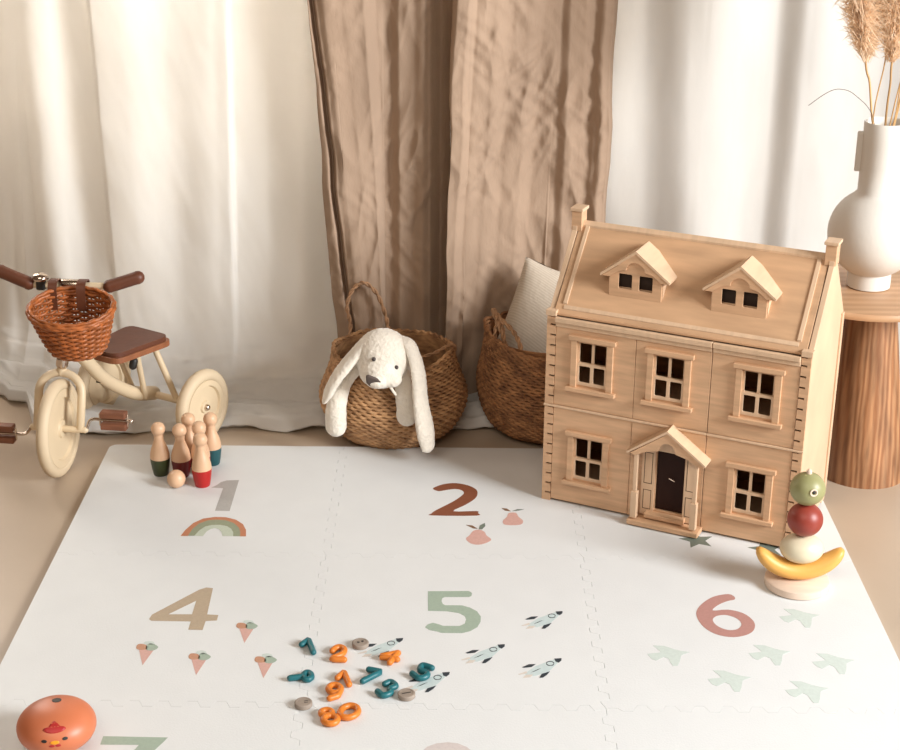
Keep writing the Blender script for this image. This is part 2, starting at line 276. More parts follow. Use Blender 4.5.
DECALS = [((0,0),'printed_numeral','grey printed number 1','grey',[[(-0.603,3.505),(-0.592,3.519),(-0.584,3.536),(-0.571,3.546),(-0.541,3.549),(-0.541,3.378),(-0.576,3.379),(-0.574,3.502)]],0),((0,0),'printed_rainbow','rust,sage and pale green printed rainbow','rust',[[(-0.637,3.248),(-0.631,3.277),(-0.618,3.313),(-0.598,3.337),(-0.571,3.346),(-0.545,3.345),(-0.52,3.333),(-0.5,3.31),(-0.489,3.28),(-0.485,3.249),(-0.499,3.249),(-0.501,3.27),(-0.507,3.292),(-0.522,3.315),(-0.543,3.329),(-0.565,3.332),(-0.585,3.328),(-0.604,3.311),(-0.615,3.283),(-0.62,3.248)]],0),((0,0),'printed_rainbow','','sage_dark',[[(-0.62,3.248),(-0.615,3.283),(-0.604,3.311),(-0.585,3.328),(-0.565,3.332),(-0.543,3.329),(-0.522,3.315),(-0.507,3.292),(-0.501,3.27),(-0.499,3.249),(-0.515,3.249),(-0.517,3.267),(-0.524,3.285),(-0.536,3.299),(-0.554,3.305),(-0.572,3.304),(-0.587,3.296),(-0.598,3.275),(-0.605,3.249)]],0),((0,0),'printed_rainbow','','sage_pale',[[(-0.605,3.249),(-0.598,3.275),(-0.587,3.296),(-0.572,3.304),(-0.554,3.305),(-0.536,3.299),(-0.524,3.285),(-0.517,3.267),(-0.515,3.249),(-0.54,3.249),(-0.545,3.269),(-0.553,3.284),(-0.563,3.289),(-0.572,3.284),(-0.58,3.271),(-0.585,3.248)]],0),((0,1),'printed_numeral','dark rust printed number 2','brown',[[(-0.056,3.51),(-0.045,3.525),(-0.026,3.538),(0.001,3.543),(0.031,3.531),(0.051,3.508),(0.054,3.482),(0.047,3.456),(0.024,3.423),(-0.005,3.388),(0.051,3.39),(0.054,3.38),(0.051,3.366),(-0.056,3.365),(-0.057,3.375),(-0.046,3.393),(-0.008,3.437),(0.014,3.47),(0.021,3.489),(0.014,3.504),(-0.002,3.51),(-0.025,3.503),(-0.042,3.497)]],1),((0,1),'printed_pear','pink printed pear','pink',[[(0.025,3.247),(0.033,3.264),(0.043,3.288),(0.058,3.293),(0.069,3.282),(0.073,3.265),(0.084,3.245),(0.073,3.229),(0.054,3.219),(0.036,3.225)]],1),((0,1),'printed_pear','','leaf',[[(0.025,3.317),(0.04,3.315),(0.053,3.298),(0.043,3.299)]],0),((0,1),'printed_pear','','slate',[[(0.055,3.295),(0.058,3.315),(0.07,3.328),(0.071,3.312),(0.063,3.295)]],0),((0,1),'printed_pear','pink printed pear','pink',[[(0.113,3.34),(0.123,3.361),(0.128,3.381),(0.145,3.383),(0.151,3.362),(0.161,3.341),(0.153,3.321),(0.118,3.32)]],1),((0,1),'printed_pear','','leaf',[[(0.111,3.407),(0.124,3.405),(0.134,3.39),(0.12,3.393)]],0),((0,1),'printed_pear','','slate',[[(0.136,3.391),(0.149,3.402),(0.166,3.402),(0.152,3.394)]],0),((0,2),'printed_star','dark green printed star','slate',[[(0.5552,3.2936),(0.5478,3.2657),(0.5196,3.2593),(0.5439,3.2437),(0.5413,3.2149),(0.5636,3.2332),(0.5902,3.2218),(0.5797,3.2487),(0.5987,3.2704),(0.5699,3.2688)]],0),((0,2),'printed_star','dark green printed star','slate',[[(0.7082,3.2526),(0.7008,3.2247),(0.6726,3.2183),(0.6969,3.2027),(0.6943,3.1739),(0.7166,3.1922),(0.7432,3.1808),(0.7327,3.2077),(0.7517,3.2294),(0.7229,3.2278)]],0),((1,0),'printed_numeral','tan printed number 4','tan',[[(-0.641,2.874),(-0.638,2.892),(-0.555,2.999),(-0.541,3.009),(-0.526,3.006),(-0.522,2.895),(-0.498,2.893),(-0.498,2.871),(-0.521,2.868),(-0.522,2.832),(-0.552,2.833),(-0.552,2.866),(-0.635,2.867)],[(-0.604,2.894),(-0.554,2.952),(-0.554,2.895)]],0),((1,0),'printed_ice_cream','printed ice cream cone','pink',[[(-0.447,2.84),(-0.432,2.842),(-0.417,2.84),(-0.429,2.783)]],0),((1,0),'printed_ice_cream','','bird',[[(-0.442,2.861),(-0.441,2.871),(-0.433,2.874),(-0.423,2.871),(-0.418,2.86)]],0),((1,0),'printed_ice_cream','','rust_pale',[[(-0.454,2.847),(-0.453,2.86),(-0.444,2.862),(-0.434,2.856),(-0.432,2.842),(-0.447,2.84)]],1),((1,0),'printed_ice_cream','','sage',[[(-0.433,2.841),(-0.434,2.858),(-0.426,2.864),(-0.41,2.852),(-0.414,2.841),(-0.422,2.837)]],1),((1,0),'printed_ice_cream','printed ice cream cone','pink',[[(-0.639,2.753),(-0.624,2.755),(-0.609,2.753),(-0.621,2.696)]],0),((1,0),'printed_ice_cream','','bird',[[(-0.634,2.774),(-0.633,2.784),(-0.625,2.787),(-0.615,2.784),(-0.61,2.773)]],0),((1,0),'printed_ice_cream','','rust_pale',[[(-0.646,2.76),(-0.645,2.773),(-0.636,2.775),(-0.626,2.769),(-0.624,2.755),(-0.639,2.753)]],1),((1,0),'printed_ice_cream','','sage',[[(-0.625,2.754),(-0.626,2.771),(-0.618,2.777),(-0.602,2.765),(-0.606,2.754),(-0.614,2.75)]],1),((1,0),'printed_ice_cream','printed ice cream cone','pink',[[(-0.527,2.719),(-0.512,2.721),(-0.497,2.719),(-0.509,2.662)]],0),((1,0),'printed_ice_cream','','bird',[[(-0.522,2.74),(-0.521,2.75),(-0.513,2.753),(-0.503,2.75),(-0.498,2.739)]],0),((1,0),'printed_ice_cream','','rust_pale',[[(-0.534,2.726),(-0.533,2.739),(-0.524,2.741),(-0.514,2.735),(-0.512,2.721),(-0.527,2.719)]],1),((1,0),'printed_ice_cream','','sage',[[(-0.513,2.72),(-0.514,2.737),(-0.506,2.743),(-0.49,2.731),(-0.494,2.72),(-0.502,2.716)]],1),((1,0),'printed_ice_cream','printed ice cream cone','pink',[[(-0.393,2.71),(-0.378,2.712),(-0.363,2.71),(-0.375,2.653)]],0),((1,0),'printed_ice_cream','','bird',[[(-0.388,2.731),(-0.387,2.741),(-0.379,2.744),(-0.369,2.741),(-0.364,2.73)]],0),((1,0),'printed_ice_cream','','rust_pale',[[(-0.4,2.717),(-0.399,2.73),(-0.39,2.732),(-0.38,2.726),(-0.378,2.712),(-0.393,2.71)]],1),((1,0),'printed_ice_cream','','sage',[[(-0.379,2.711),(-0.38,2.728),(-0.372,2.734),(-0.356,2.722),(-0.36,2.711),(-0.368,2.707)]],1),((1,1),'printed_numeral','sage green printed number 5','sage',[[(-0.058,3.002),(0.03,3.005),(0.036,3.0),(0.038,2.993),(0.036,2.983),(0.031,2.979),(-0.02,2.978),(-0.026,2.974),(-0.028,2.961),(-0.025,2.948),(-0.02,2.943),(0.016,2.943),(0.033,2.934),(0.048,2.919),(0.056,2.897),(0.055,2.876),(0.048,2.854),(0.033,2.838),(0.016,2.83),(-0.026,2.83),(-0.037,2.836),(-0.052,2.841),(-0.061,2.852),(-0.056,2.863),(-0.045,2.87),(-0.034,2.865),(-0.023,2.858),(0.011,2.858),(0.022,2.868),(0.025,2.886),(0.021,2.9),(0.009,2.911),(-0.016,2.918),(-0.056,2.919)]],0),((1,1),'printed_rocket','pale blue printed rocket','rocket',[[(0.154,2.866),(0.177,2.893),(0.216,2.92),(0.223,2.908),(0.202,2.874),(0.174,2.857),(0.156,2.856)]],0),((1,1),'printed_rocket','','ink',[[(0.215,2.921),(0.23,2.923),(0.229,2.914),(0.223,2.906),(0.217,2.91)]],0),((1,1),'printed_rocket','','ink',[[(0.149,2.888),(0.163,2.899),(0.177,2.9),(0.168,2.889),(0.153,2.886)]],0),((1,1),'printed_rocket','','ink',[[(0.182,2.85),(0.187,2.864),(0.204,2.874),(0.198,2.862),(0.189,2.851)]],0),((1,1),'printed_rocket','','rust_faint',[[(0.14,2.862),(0.157,2.873),(0.159,2.866),(0.144,2.861)]],0),((1,1),'printed_rocket','','rust_faint',[[(0.149,2.849),(0.157,2.861),(0.17,2.861),(0.164,2.852)]],0),((1,1),'printed_rocket','','ink',[[(0.166,2.869),(0.18,2.881),(0.187,2.885),(0.175,2.874)]],0),((1,1),'printed_rocket','pale blue printed rocket','rocket',[[(0.141,2.68),(0.164,2.707),(0.203,2.734),(0.21,2.722),(0.189,2.688),(0.161,2.671),(0.143,2.67)]],0),((1,1),'printed_rocket','','ink',[[(0.202,2.735),(0.217,2.737),(0.216,2.728),(0.21,2.72),(0.204,2.724)]],0),((1,1),'printed_rocket','','ink',[[(0.136,2.702),(0.15,2.713),(0.164,2.714),(0.155,2.703),(0.14,2.7)]],0),((1,1),'printed_rocket','','ink',[[(0.169,2.664),(0.174,2.678),(0.191,2.688),(0.185,2.676),(0.176,2.665)]],0),((1,1),'printed_rocket','','rust_faint',[[(0.127,2.676),(0.144,2.687),(0.146,2.68),(0.131,2.675)]],0),((1,1),'printed_rocket','','rust_faint',[[(0.136,2.663),(0.144,2.675),(0.157,2.675),(0.151,2.666)]],0),((1,1),'printed_rocket','','ink',[[(0.153,2.683),(0.167,2.695),(0.174,2.699),(0.162,2.688)]],0),((1,1),'printed_rocket','pale blue printed rocket','rocket',[[(0.028,2.731),(0.051,2.758),(0.09,2.785),(0.097,2.773),(0.076,2.739),(0.048,2.722),(0.03,2.721)]],0),((1,1),'printed_rocket','','ink',[[(0.089,2.786),(0.104,2.788),(0.103,2.779),(0.097,2.771),(0.091,2.775)]],0),((1,1),'printed_rocket','','ink',[[(0.023,2.753),(0.037,2.764),(0.051,2.765),(0.042,2.754),(0.027,2.751)]],0),((1,1),'printed_rocket','','ink',[[(0.056,2.715),(0.061,2.729),(0.078,2.739),(0.072,2.727),(0.063,2.716)]],0),((1,1),'printed_rocket','','rust_faint',[[(0.014,2.727),(0.031,2.738),(0.033,2.731),(0.018,2.726)]],0),((1,1),'printed_rocket','','rust_faint',[[(0.023,2.714),(0.031,2.726),(0.044,2.726),(0.038,2.717)]],0),((1,1),'printed_rocket','','ink',[[(0.04,2.734),(0.054,2.746),(0.061,2.75),(0.049,2.739)]],0),((1,1),'printed_rocket','pale blue printed rocket','rocket',[[(-0.181,2.751),(-0.158,2.778),(-0.119,2.805),(-0.112,2.793),(-0.133,2.759),(-0.161,2.742),(-0.179,2.741)]],0),((1,1),'printed_rocket','','ink',[[(-0.12,2.806),(-0.105,2.808),(-0.106,2.799),(-0.112,2.791),(-0.118,2.795)]],0),((1,1),'printed_rocket','','ink',[[(-0.186,2.773),(-0.172,2.784),(-0.158,2.785),(-0.167,2.774),(-0.182,2.771)]],0),((1,1),'printed_rocket','','ink',[[(-0.153,2.735),(-0.148,2.749),(-0.131,2.759),(-0.137,2.747),(-0.146,2.736)]],0),((1,1),'printed_rocket','','rust_faint',[[(-0.195,2.747),(-0.178,2.758),(-0.176,2.751),(-0.191,2.746)]],0),((1,1),'printed_rocket','','rust_faint',[[(-0.186,2.734),(-0.178,2.746),(-0.165,2.746),(-0.171,2.737)]],0),((1,1),'printed_rocket','','ink',[[(-0.169,2.754),(-0.155,2.766),(-0.148,2.77),(-0.16,2.759)]],0),((1,1),'printed_rocket','pale blue printed rocket','rocket',[[(-0.084,2.625),(-0.061,2.652),(-0.022,2.679),(-0.015,2.667),(-0.036,2.633),(-0.064,2.616),(-0.082,2.615)]],0),((1,1),'printed_rocket','','ink',[[(-0.023,2.68),(-0.008,2.682),(-0.009,2.673),(-0.015,2.665),(-0.021,2.669)]],0),((1,1),'printed_rocket','','ink',[[(-0.089,2.647),(-0.075,2.658),(-0.061,2.659),(-0.07,2.648),(-0.085,2.645)]],0),((1,1),'printed_rocket','','ink',[[(-0.056,2.609),(-0.051,2.623),(-0.034,2.633),(-0.04,2.621),(-0.049,2.61)]],0),((1,1),'printed_rocket','','rust_faint',[[(-0.098,2.621),(-0.081,2.632),(-0.079,2.625),(-0.094,2.62)]],0),((1,1),'printed_rocket','','rust_faint',[[(-0.089,2.608),(-0.081,2.62),(-0.068,2.62),(-0.074,2.611)]],0),((1,1),'printed_rocket','','ink',[[(-0.072,2.628),(-0.058,2.64),(-0.051,2.644),(-0.063,2.633)]],0),((1,1),'printed_rocket','','ink',[[(0.214,2.903),(0.213,2.899),(0.212,2.896),(0.209,2.895),(0.205,2.894),(0.202,2.894),(0.2,2.896),(0.198,2.899),(0.198,2.903),(0.198,2.906),(0.2,2.909),(0.203,2.911),(0.206,2.912),(0.21,2.911),(0.212,2.909),(0.214,2.906)],[(0.213,2.903),(0.212,2.9),(0.21,2.898),(0.208,2.897),(0.206,2.896),(0.203,2.897),(0.201,2.898),(0.2,2.9),(0.199,2.903),(0.2,2.905),(0.201,2.907),(0.204,2.909),(0.206,2.909),(0.209,2.909),(0.211,2.907),(0.212,2.905)]],0),((1,1),'printed_rocket','','ink',[[(0.201,2.717),(0.2,2.713),(0.199,2.71),(0.196,2.709),(0.192,2.708),(0.189,2.708),(0.187,2.71),(0.185,2.713),(0.185,2.717),(0.185,2.72),(0.187,2.723),(0.19,2.725),(0.193,2.726),(0.197,2.725),(0.199,2.723),(0.201,2.72)],[(0.2,2.717),(0.199,2.714),(0.197,2.712),(0.195,2.711),(0.193,2.71),(0.19,2.711),(0.188,2.712),(0.187,2.714),(0.186,2.717),(0.187,2.719),(0.188,2.721),(0.191,2.723),(0.193,2.723),(0.196,2.723),(0.198,2.721),(0.199,2.719)]],0),((1,1),'printed_rocket','','ink',[[(0.088,2.768),(0.087,2.764),(0.086,2.761),(0.083,2.76),(0.079,2.759),(0.076,2.759),(0.074,2.761),(0.072,2.764),(0.072,2.768),(0.072,2.771),(0.074,2.774),(0.077,2.776),(0.08,2.777),(0.084,2.776),(0.086,2.774),(0.088,2.771)],[(0.087,2.768),(0.086,2.765),(0.084,2.763),(0.082,2.762),(0.08,2.761),(0.077,2.762),(0.075,2.763),(0.074,2.765),(0.073,2.768),(0.074,2.77),(0.075,2.772),(0.078,2.774),(0.08,2.774),(0.083,2.774),(0.085,2.772),(0.086,2.77)]],0),((1,1),'printed_rocket','','ink',[[(-0.121,2.788),(-0.122,2.784),(-0.123,2.781),(-0.126,2.78),(-0.13,2.779),(-0.133,2.779),(-0.135,2.781),(-0.137,2.784),(-0.137,2.788),(-0.137,2.791),(-0.135,2.794),(-0.132,2.796),(-0.129,2.797),(-0.125,2.796),(-0.123,2.794),(-0.121,2.791)],[(-0.122,2.788),(-0.123,2.785),(-0.125,2.783),(-0.127,2.782),(-0.129,2.781),(-0.132,2.782),(-0.134,2.783),(-0.135,2.785),(-0.136,2.788),(-0.135,2.79),(-0.134,2.792),(-0.131,2.794),(-0.129,2.794),(-0.126,2.794),(-0.124,2.792),(-0.123,2.79)]],0),((1,1),'printed_rocket','','ink',[[(-0.024,2.662),(-0.025,2.658),(-0.026,2.655),(-0.029,2.654),(-0.033,2.653),(-0.036,2.653),(-0.038,2.655),(-0.04,2.658),(-0.04,2.662),(-0.04,2.665),(-0.038,2.668),(-0.035,2.67),(-0.032,2.671),(-0.028,2.67),(-0.026,2.668),(-0.024,2.665)],[(-0.025,2.662),(-0.026,2.659),(-0.028,2.657),(-0.03,2.656),(-0.032,2.655),(-0.035,2.656),(-0.037,2.657),(-0.038,2.659),(-0.039,2.662),(-0.038,2.664),(-0.037,2.666),(-0.034,2.668),(-0.032,2.668),(-0.029,2.668),(-0.027,2.666),(-0.026,2.664)]],0),((1,2),'printed_numeral','dusty rose printed number 6','rose',[[(0.597,3.002),(0.606,2.991),(0.604,2.979),(0.589,2.973),(0.566,2.956),(0.55,2.932),(0.583,2.936),(0.612,2.923),(0.628,2.897),(0.63,2.871),(0.619,2.845),(0.596,2.829),(0.569,2.825),(0.541,2.837),(0.522,2.863),(0.513,2.898),(0.516,2.931),(0.533,2.962),(0.557,2.988),(0.579,2.999)],[(0.545,2.895),(0.555,2.909),(0.573,2.914),(0.589,2.907),(0.6,2.893),(0.602,2.874),(0.591,2.857),(0.574,2.852),(0.558,2.86),(0.547,2.876)]],1),((1,2),'printed_bird','pale green printed bird','bird',[[(0.688,2.91),(0.713,2.915),(0.716,2.918),(0.703,2.942),(0.725,2.941),(0.745,2.928),(0.759,2.922),(0.775,2.918),(0.76,2.909),(0.756,2.905),(0.75,2.881),(0.744,2.866),(0.734,2.866),(0.731,2.878),(0.729,2.892),(0.72,2.899),(0.703,2.885),(0.694,2.892)]],0),((1,2),'printed_bird','pale green printed bird','bird',[[(0.598,2.763),(0.623,2.768),(0.626,2.771),(0.613,2.795),(0.635,2.794),(0.655,2.781),(0.669,2.775),(0.685,2.771),(0.67,2.762),(0.666,2.758),(0.66,2.734),(0.654,2.719),(0.644,2.719),(0.641,2.731),(0.639,2.745),(0.63,2.752),(0.613,2.738),(0.604,2.745)]],0),((1,2),'printed_bird','pale green printed bird','bird',[[(0.392,2.757),(0.417,2.762),(0.42,2.765),(0.407,2.789),(0.429,2.788),(0.449,2.775),(0.463,2.769),(0.479,2.765),(0.464,2.756),(0.46,2.752),(0.454,2.728),(0.448,2.713),(0.438,2.713),(0.435,2.725),(0.433,2.739),(0.424,2.746),(0.407,2.732),(0.398,2.739)]],0),((1,2),'printed_bird','pale green printed bird','bird',[[(0.721,2.733),(0.746,2.738),(0.749,2.741),(0.736,2.765),(0.758,2.764),(0.778,2.751),(0.792,2.745),(0.808,2.741),(0.793,2.732),(0.789,2.728),(0.783,2.704),(0.777,2.689),(0.767,2.689),(0.764,2.701),(0.762,2.715),(0.753,2.722),(0.736,2.708),(0.727,2.715)]],0),((1,2),'printed_bird','pale green printed bird','bird',[[(0.501,2.666),(0.526,2.671),(0.529,2.674),(0.516,2.698),(0.538,2.697),(0.558,2.684),(0.572,2.678),(0.588,2.674),(0.573,2.665),(0.569,2.661),(0.563,2.637),(0.557,2.622),(0.547,2.622),(0.544,2.634),(0.542,2.648),(0.533,2.655),(0.516,2.641),(0.507,2.648)]],0),((1,2),'printed_bird','pale green printed bird','bird',[[(0.647,2.63),(0.672,2.635),(0.675,2.638),(0.662,2.662),(0.684,2.661),(0.704,2.648),(0.718,2.642),(0.734,2.638),(0.719,2.629),(0.715,2.625),(0.709,2.601),(0.703,2.586),(0.693,2.586),(0.69,2.598),(0.688,2.612),(0.679,2.619),(0.662,2.605),(0.653,2.612)]],0),((2,0),'printed_numeral','sage green printed number 7','sage',[[(-0.648,2.453),(-0.528,2.451),(-0.534,2.436),(-0.547,2.408),(-0.573,2.354),(-0.613,2.353),(-0.581,2.414),(-0.577,2.427),(-0.648,2.427)]],0),((2,1),'printed_numeral','pale pinkish grey printed number 8','pale_rose',[[(0.04,2.397),(0.036,2.378),(0.025,2.363),(0.009,2.352),(-0.011,2.348),(-0.03,2.351),(-0.046,2.361),(-0.058,2.377),(-0.062,2.395),(-0.058,2.414),(-0.048,2.43),(-0.031,2.441),(-0.011,2.445),(0.008,2.442),(0.025,2.431),(0.036,2.416)],[(0.014,2.396),(0.012,2.389),(0.007,2.383),(-0.001,2.379),(-0.011,2.378),(-0.021,2.379),(-0.029,2.383),(-0.034,2.389),(-0.036,2.396),(-0.035,2.403),(-0.029,2.409),(-0.021,2.413),(-0.011,2.414),(-0.001,2.413),(0.007,2.409),(0.012,2.403)]],0),((2,1),'printed_numeral','','pale_rose',[[(0.048,2.303),(0.043,2.281),(0.031,2.263),(0.012,2.25),(-0.01,2.246),(-0.032,2.25),(-0.05,2.261),(-0.063,2.279),(-0.068,2.301),(-0.064,2.323),(-0.052,2.342),(-0.033,2.355),(-0.011,2.36),(0.012,2.356),(0.031,2.343),(0.044,2.325)],[(0.02,2.302),(0.017,2.292),(0.011,2.284),(0.001,2.278),(-0.01,2.276),(-0.021,2.278),(-0.031,2.283),(-0.038,2.291),(-0.04,2.301),(-0.038,2.311),(-0.032,2.32),(-0.022,2.325),(-0.01,2.328),(0.001,2.326),(0.011,2.32),(0.017,2.312)]],0)]
NUMERALS = [('teal number 1 toy lying at the far left corner of the scattered numbers', 'teal', [([(-0.31, 2.769),(-0.298, 2.787),(-0.284, 2.74)], 0)]),('orange number 2 toy lying on the mat below a grey button disc', 'orange', [([(-0.246, 2.746),(-0.241, 2.755),(-0.232, 2.76),(-0.222, 2.751),(-0.226, 2.733),(-0.244, 2.716),(-0.22, 2.713)], 0)]),('orange number 4 toy touching the tail fin of a printed rocket', 'orange', [([(-0.113, 2.74),(-0.149, 2.726),(-0.114, 2.716)], 0),([(-0.114, 2.74),(-0.128, 2.704)], 0)]),('teal number 9 toy lying on its side at the left edge', 'teal', [([(-0.28, 2.652),(-0.28, 2.647),(-0.282, 2.643),(-0.285, 2.64),(-0.289, 2.64),(-0.292, 2.642),(-0.294, 2.647),(-0.296, 2.652),(-0.295, 2.657),(-0.294, 2.661),(-0.291, 2.664),(-0.287, 2.664),(-0.284, 2.662),(-0.281, 2.657)], 1),([(-0.297, 2.65),(-0.321, 2.644)], 0)]),('orange number 1 toy lying just above an orange number 9', 'orange', [([(-0.228, 2.647),(-0.217, 2.667),(-0.204, 2.624)], 0)]),('teal number 7 toy lying flat in the middle of the scattered numbers', 'teal', [([(-0.168, 2.678),(-0.144, 2.67),(-0.178, 2.636)], 0)]),('teal number 5 toy at the right, beside the tail of a printed rocket', 'teal', [([(-0.044, 2.686),(-0.062, 2.695),(-0.067, 2.678),(-0.053, 2.666),(-0.055, 2.654),(-0.068, 2.649),(-0.082, 2.665)], 0)]),('teal number 3 toy lying beside a grey button disc', 'teal', [([(-0.134, 2.627),(-0.123, 2.634),(-0.113, 2.62),(-0.124, 2.61),(-0.122, 2.596),(-0.136, 2.587),(-0.147, 2.6)], 0)]),('orange number 9 toy lying above the orange 8', 'orange', [([(-0.219, 2.608),(-0.22, 2.602),(-0.223, 2.597),(-0.227, 2.594),(-0.233, 2.594),(-0.237, 2.597),(-0.241, 2.602),(-0.243, 2.608),(-0.242, 2.614),(-0.239, 2.619),(-0.235, 2.621),(-0.229, 2.622),(-0.225, 2.619),(-0.221, 2.614)], 1),([(-0.219, 2.603),(-0.223, 2.584),(-0.238, 2.575)], 0)]),('orange number 0 toy touching the orange 8', 'orange', [([(-0.182, 2.539),(-0.181, 2.53),(-0.185, 2.521),(-0.19, 2.515),(-0.198, 2.511),(-0.205, 2.512),(-0.211, 2.516),(-0.214, 2.523),(-0.214, 2.532),(-0.211, 2.541),(-0.206, 2.547),(-0.198, 2.551),(-0.191, 2.55),(-0.185, 2.546)], 1)]),('orange number 8 toy nearest to the front of the scattered numbers', 'orange', [([(-0.23, 2.526),(-0.23, 2.521),(-0.233, 2.518),(-0.237, 2.516),(-0.241, 2.516),(-0.246, 2.518),(-0.249, 2.521),(-0.25, 2.525),(-0.25, 2.53),(-0.247, 2.533),(-0.243, 2.535),(-0.238, 2.535),(-0.234, 2.533),(-0.231, 2.53)], 1),([(-0.218, 2.505),(-0.219, 2.499),(-0.222, 2.494),(-0.227, 2.491),(-0.233, 2.491),(-0.238, 2.494),(-0.242, 2.498),(-0.244, 2.504),(-0.243, 2.51),(-0.24, 2.515),(-0.235, 2.518),(-0.229, 2.518),(-0.224, 2.515),(-0.22, 2.511)], 1)])]
DISCS = [(-0.189, 2.777), (-0.089, 2.594), (-0.285, 2.56)]

# ------------------------------------------------------------ structure
b = B().box(-3.2, 3.2, .6, 4.75, -.05, 0)
tag(obj('floor', b, 'floor', loc=(0, 0, 0)), None, None, kind='structure')
b = B().box(-3.2, 3.2, 4.7, 4.8, 0, 2.9)
tag(obj('wall_back', b, 'wall', loc=(0, 0, 0)), None, None, kind='structure')

# ------------------------------------------------------------ curtains
def cloth(name, m, x0, x1, nx, nz, fn, loc, label, cat, group=None, thick=.0015):
    b = B()
    for j in range(nz+1):
        for i in range(nx+1): b.v.append(fn(x0+(x1-x0)*i/nx, j/nz))
    for j in range(nz):
        for i in range(nx): k = j*(nx+1)+i; b.f.append((k, k+1, k+nx+2, k+nx+1))
    o = obj(name, b, m, smooth=180, loc=loc, world=True, weld=False)
    so = o.modifiers.new('cloth_thickness', 'SOLIDIFY'); so.thickness = thick; so.offset = 0
    return tag(o, label, cat, group)
def fbm(x, y, z, o=3): return noise.fractal(Vector((x, y, z)), 1.0, 2.0, o)
ZT = 2.35
# profile of the white sheet: distance in front of its hanging plane, height
PUD = [(0, 1.0, 0), (0, .0, 0)]
def sheet_profile(v, zt):
    """v 0 at the top, 1 at the front hem: returns forward offset and height; the foot lies in a loose puddle on the floor"""
    if v < .72: t = v/.72; return 0, zt + (.16-zt)*t
    t = (v-.72)/.28
    P = [(0, .16), (.03, .09), (.09, .045), (.15, .05), (.20, .03), (.26, .035), (.30, .052), (.34, .040), (.355, .012), (.33, .006)]
    s = t*(len(P)-1); i = min(int(s), len(P)-2); f = s-i
    return P[i][0]*(1-f)+P[i+1][0]*f, P[i][1]*(1-f)+P[i+1][1]*f
LEFT_PLANE = [(-1.75, 4.60), (-1.42, 4.44), (-1.25, 4.33), (-1.1, 4.25), (-.9, 4.22), (-.3, 4.22), (.5, 4.24)]
LEFT_FOLD = [(-1.8, 0), (-1.3, .02), (-1.17, -.02), (-1.06, .018), (-.985, .0), (-.975, -.014), (-.9, -.012), (-.78, .012), (-.66, -.008), (-.618, -.012), (-.61, .010), (-.52, .008), (-.42, -.03), (-.34, .03), (.4, 0)]
PUDW = [(-1.5, .0), (-1.36, .12), (-1.228, .68), (-1.1, 1.17), (-.94, 1.16), (-.8, 1.0), (-.66, .93), (-.35, 1.0), (0, .98), (.5, 1.0)]
def left_sheet(x, v):
    d, z = sheet_profile(v, ZT); hang = min(1, z/.6+.15)
    y = interp(LEFT_PLANE, x) - d*interp(PUDW, x)
    lean = (z-.9)*.028*sin(x*5+1)
    y += interp(LEFT_FOLD, x+lean)*1.1*hang
    y += .012*fbm(x*3.2, z*1.2, 3.1)*hang + .004*fbm(x*9+z*3, z*3.5, 9.2)
    if d > .02: z += max(-.6*z, .020*fbm(x*4.5, d*14, 5.)+.008*fbm(x*13, d*24, 2.)) ; y += .02*fbm(x*3, 1.7, d*6)
    # the outer edge swings back from the room towards the left
    return (x - (.0 if x > -1.2 else .05*(1-min(1, z))), y, max(z, .004))
cloth('white_curtain', 'white_cloth', -1.62, .27, 330, 210, left_sheet, (-.6, 4.22, 0), 'white cotton curtain behind the tricycle, its foot puddled on the floor', 'curtain', 'white curtains')
RF = [(.2, 0), (.40, .02), (.505, .065), (.625, -.015), (.655, -.015), (.85, .062), (.925, -.005), (.94, -.004), (1.13, .06), (1.28, .0), (1.5, .05), (1.65, 0), (1.8, .05), (2.0, 0), (2.2, .04)]
def right_sheet(x, v):
    z = ZT*(1-v) + .004
    s = x + (z-.8)*.05*(1 if x < .66 else -.25 if x < .85 else .02)
    y = 4.24 + .55*interp(RF, s) + .010*fbm(x*3, z*1.0, 8.) + .0025*fbm(x*8, z*3., 1.)
    return (x, y, z)
cloth('white_curtain', 'white_cloth', .28, 2.2, 330, 120, right_sheet, (1.1, 4.24, 0), 'white curtain in broad soft folds behind the vase and wooden house', 'curtain', 'white curtains')
LL = [(-.42, .0), (-.388, -.02), (-.378, .012), (-.366, -.03), (-.345, -.040), (-.30, -.030), (-.25, -.018), (-.215, .014), (-.18, .022), (-.155, -.002), (-.12, .0), (-.095, -.014), (-.078, -.004), (-.05, .09), (-.02, .15), (.02, .15)]
def crumple(x, z, s):
    """fine creases of washed linen, running in several directions"""
    v = 0
    for ang, f, a in ((.25, 17, .0042), (-.35, 23, .0034), (.8, 30, .0020), (-.9, 34, .0016)):
        u = x*cos(ang)+z*sin(ang); w = -x*sin(ang)+z*cos(ang)
        m = max(0, .25+fbm(x*4+f, z*3.0, s+f, 2))
        v += a*m*2.0*(1-abs(noise.noise(Vector((u*f, w*f*.28, s+ang))))*2.2)
    return v*1.7
def linen_left(x, v):
    z = ZT*(1-v)+.012
    s = x + (1.1-z)*(-.040 if x < -.2 else .0)
    y = 4.115 + .9*interp(LL, s) + .014*fbm(x*4, z*1.3, 4.) - crumple(x, z, 3.)
    hem = .055*(1.1-z)*max(0, min(1, (-.2-x)/.1))
    return (x+hem+.010*fbm(1.3, z*3, 2.)*(x < -.33), y, z)
cloth('linen_curtain', 'linen', -.388, .01, 230, 300, linen_left, (-.2, 4.12, 0), 'brown linen curtain panel on the left, hanging behind the rabbit basket', 'curtain', 'brown linen curtains')
LR = [(-.04, .02), (-.022, -.02), (-.005, -.052), (.02, -.050), (.045, -.030), (.09, -.018), (.14, .004), (.18, .008), (.22, .024), (.26, .022), (.285, .004), (.32, .006), (.345, .014), (.372, -.010), (.39, .0), (.41, .05)]
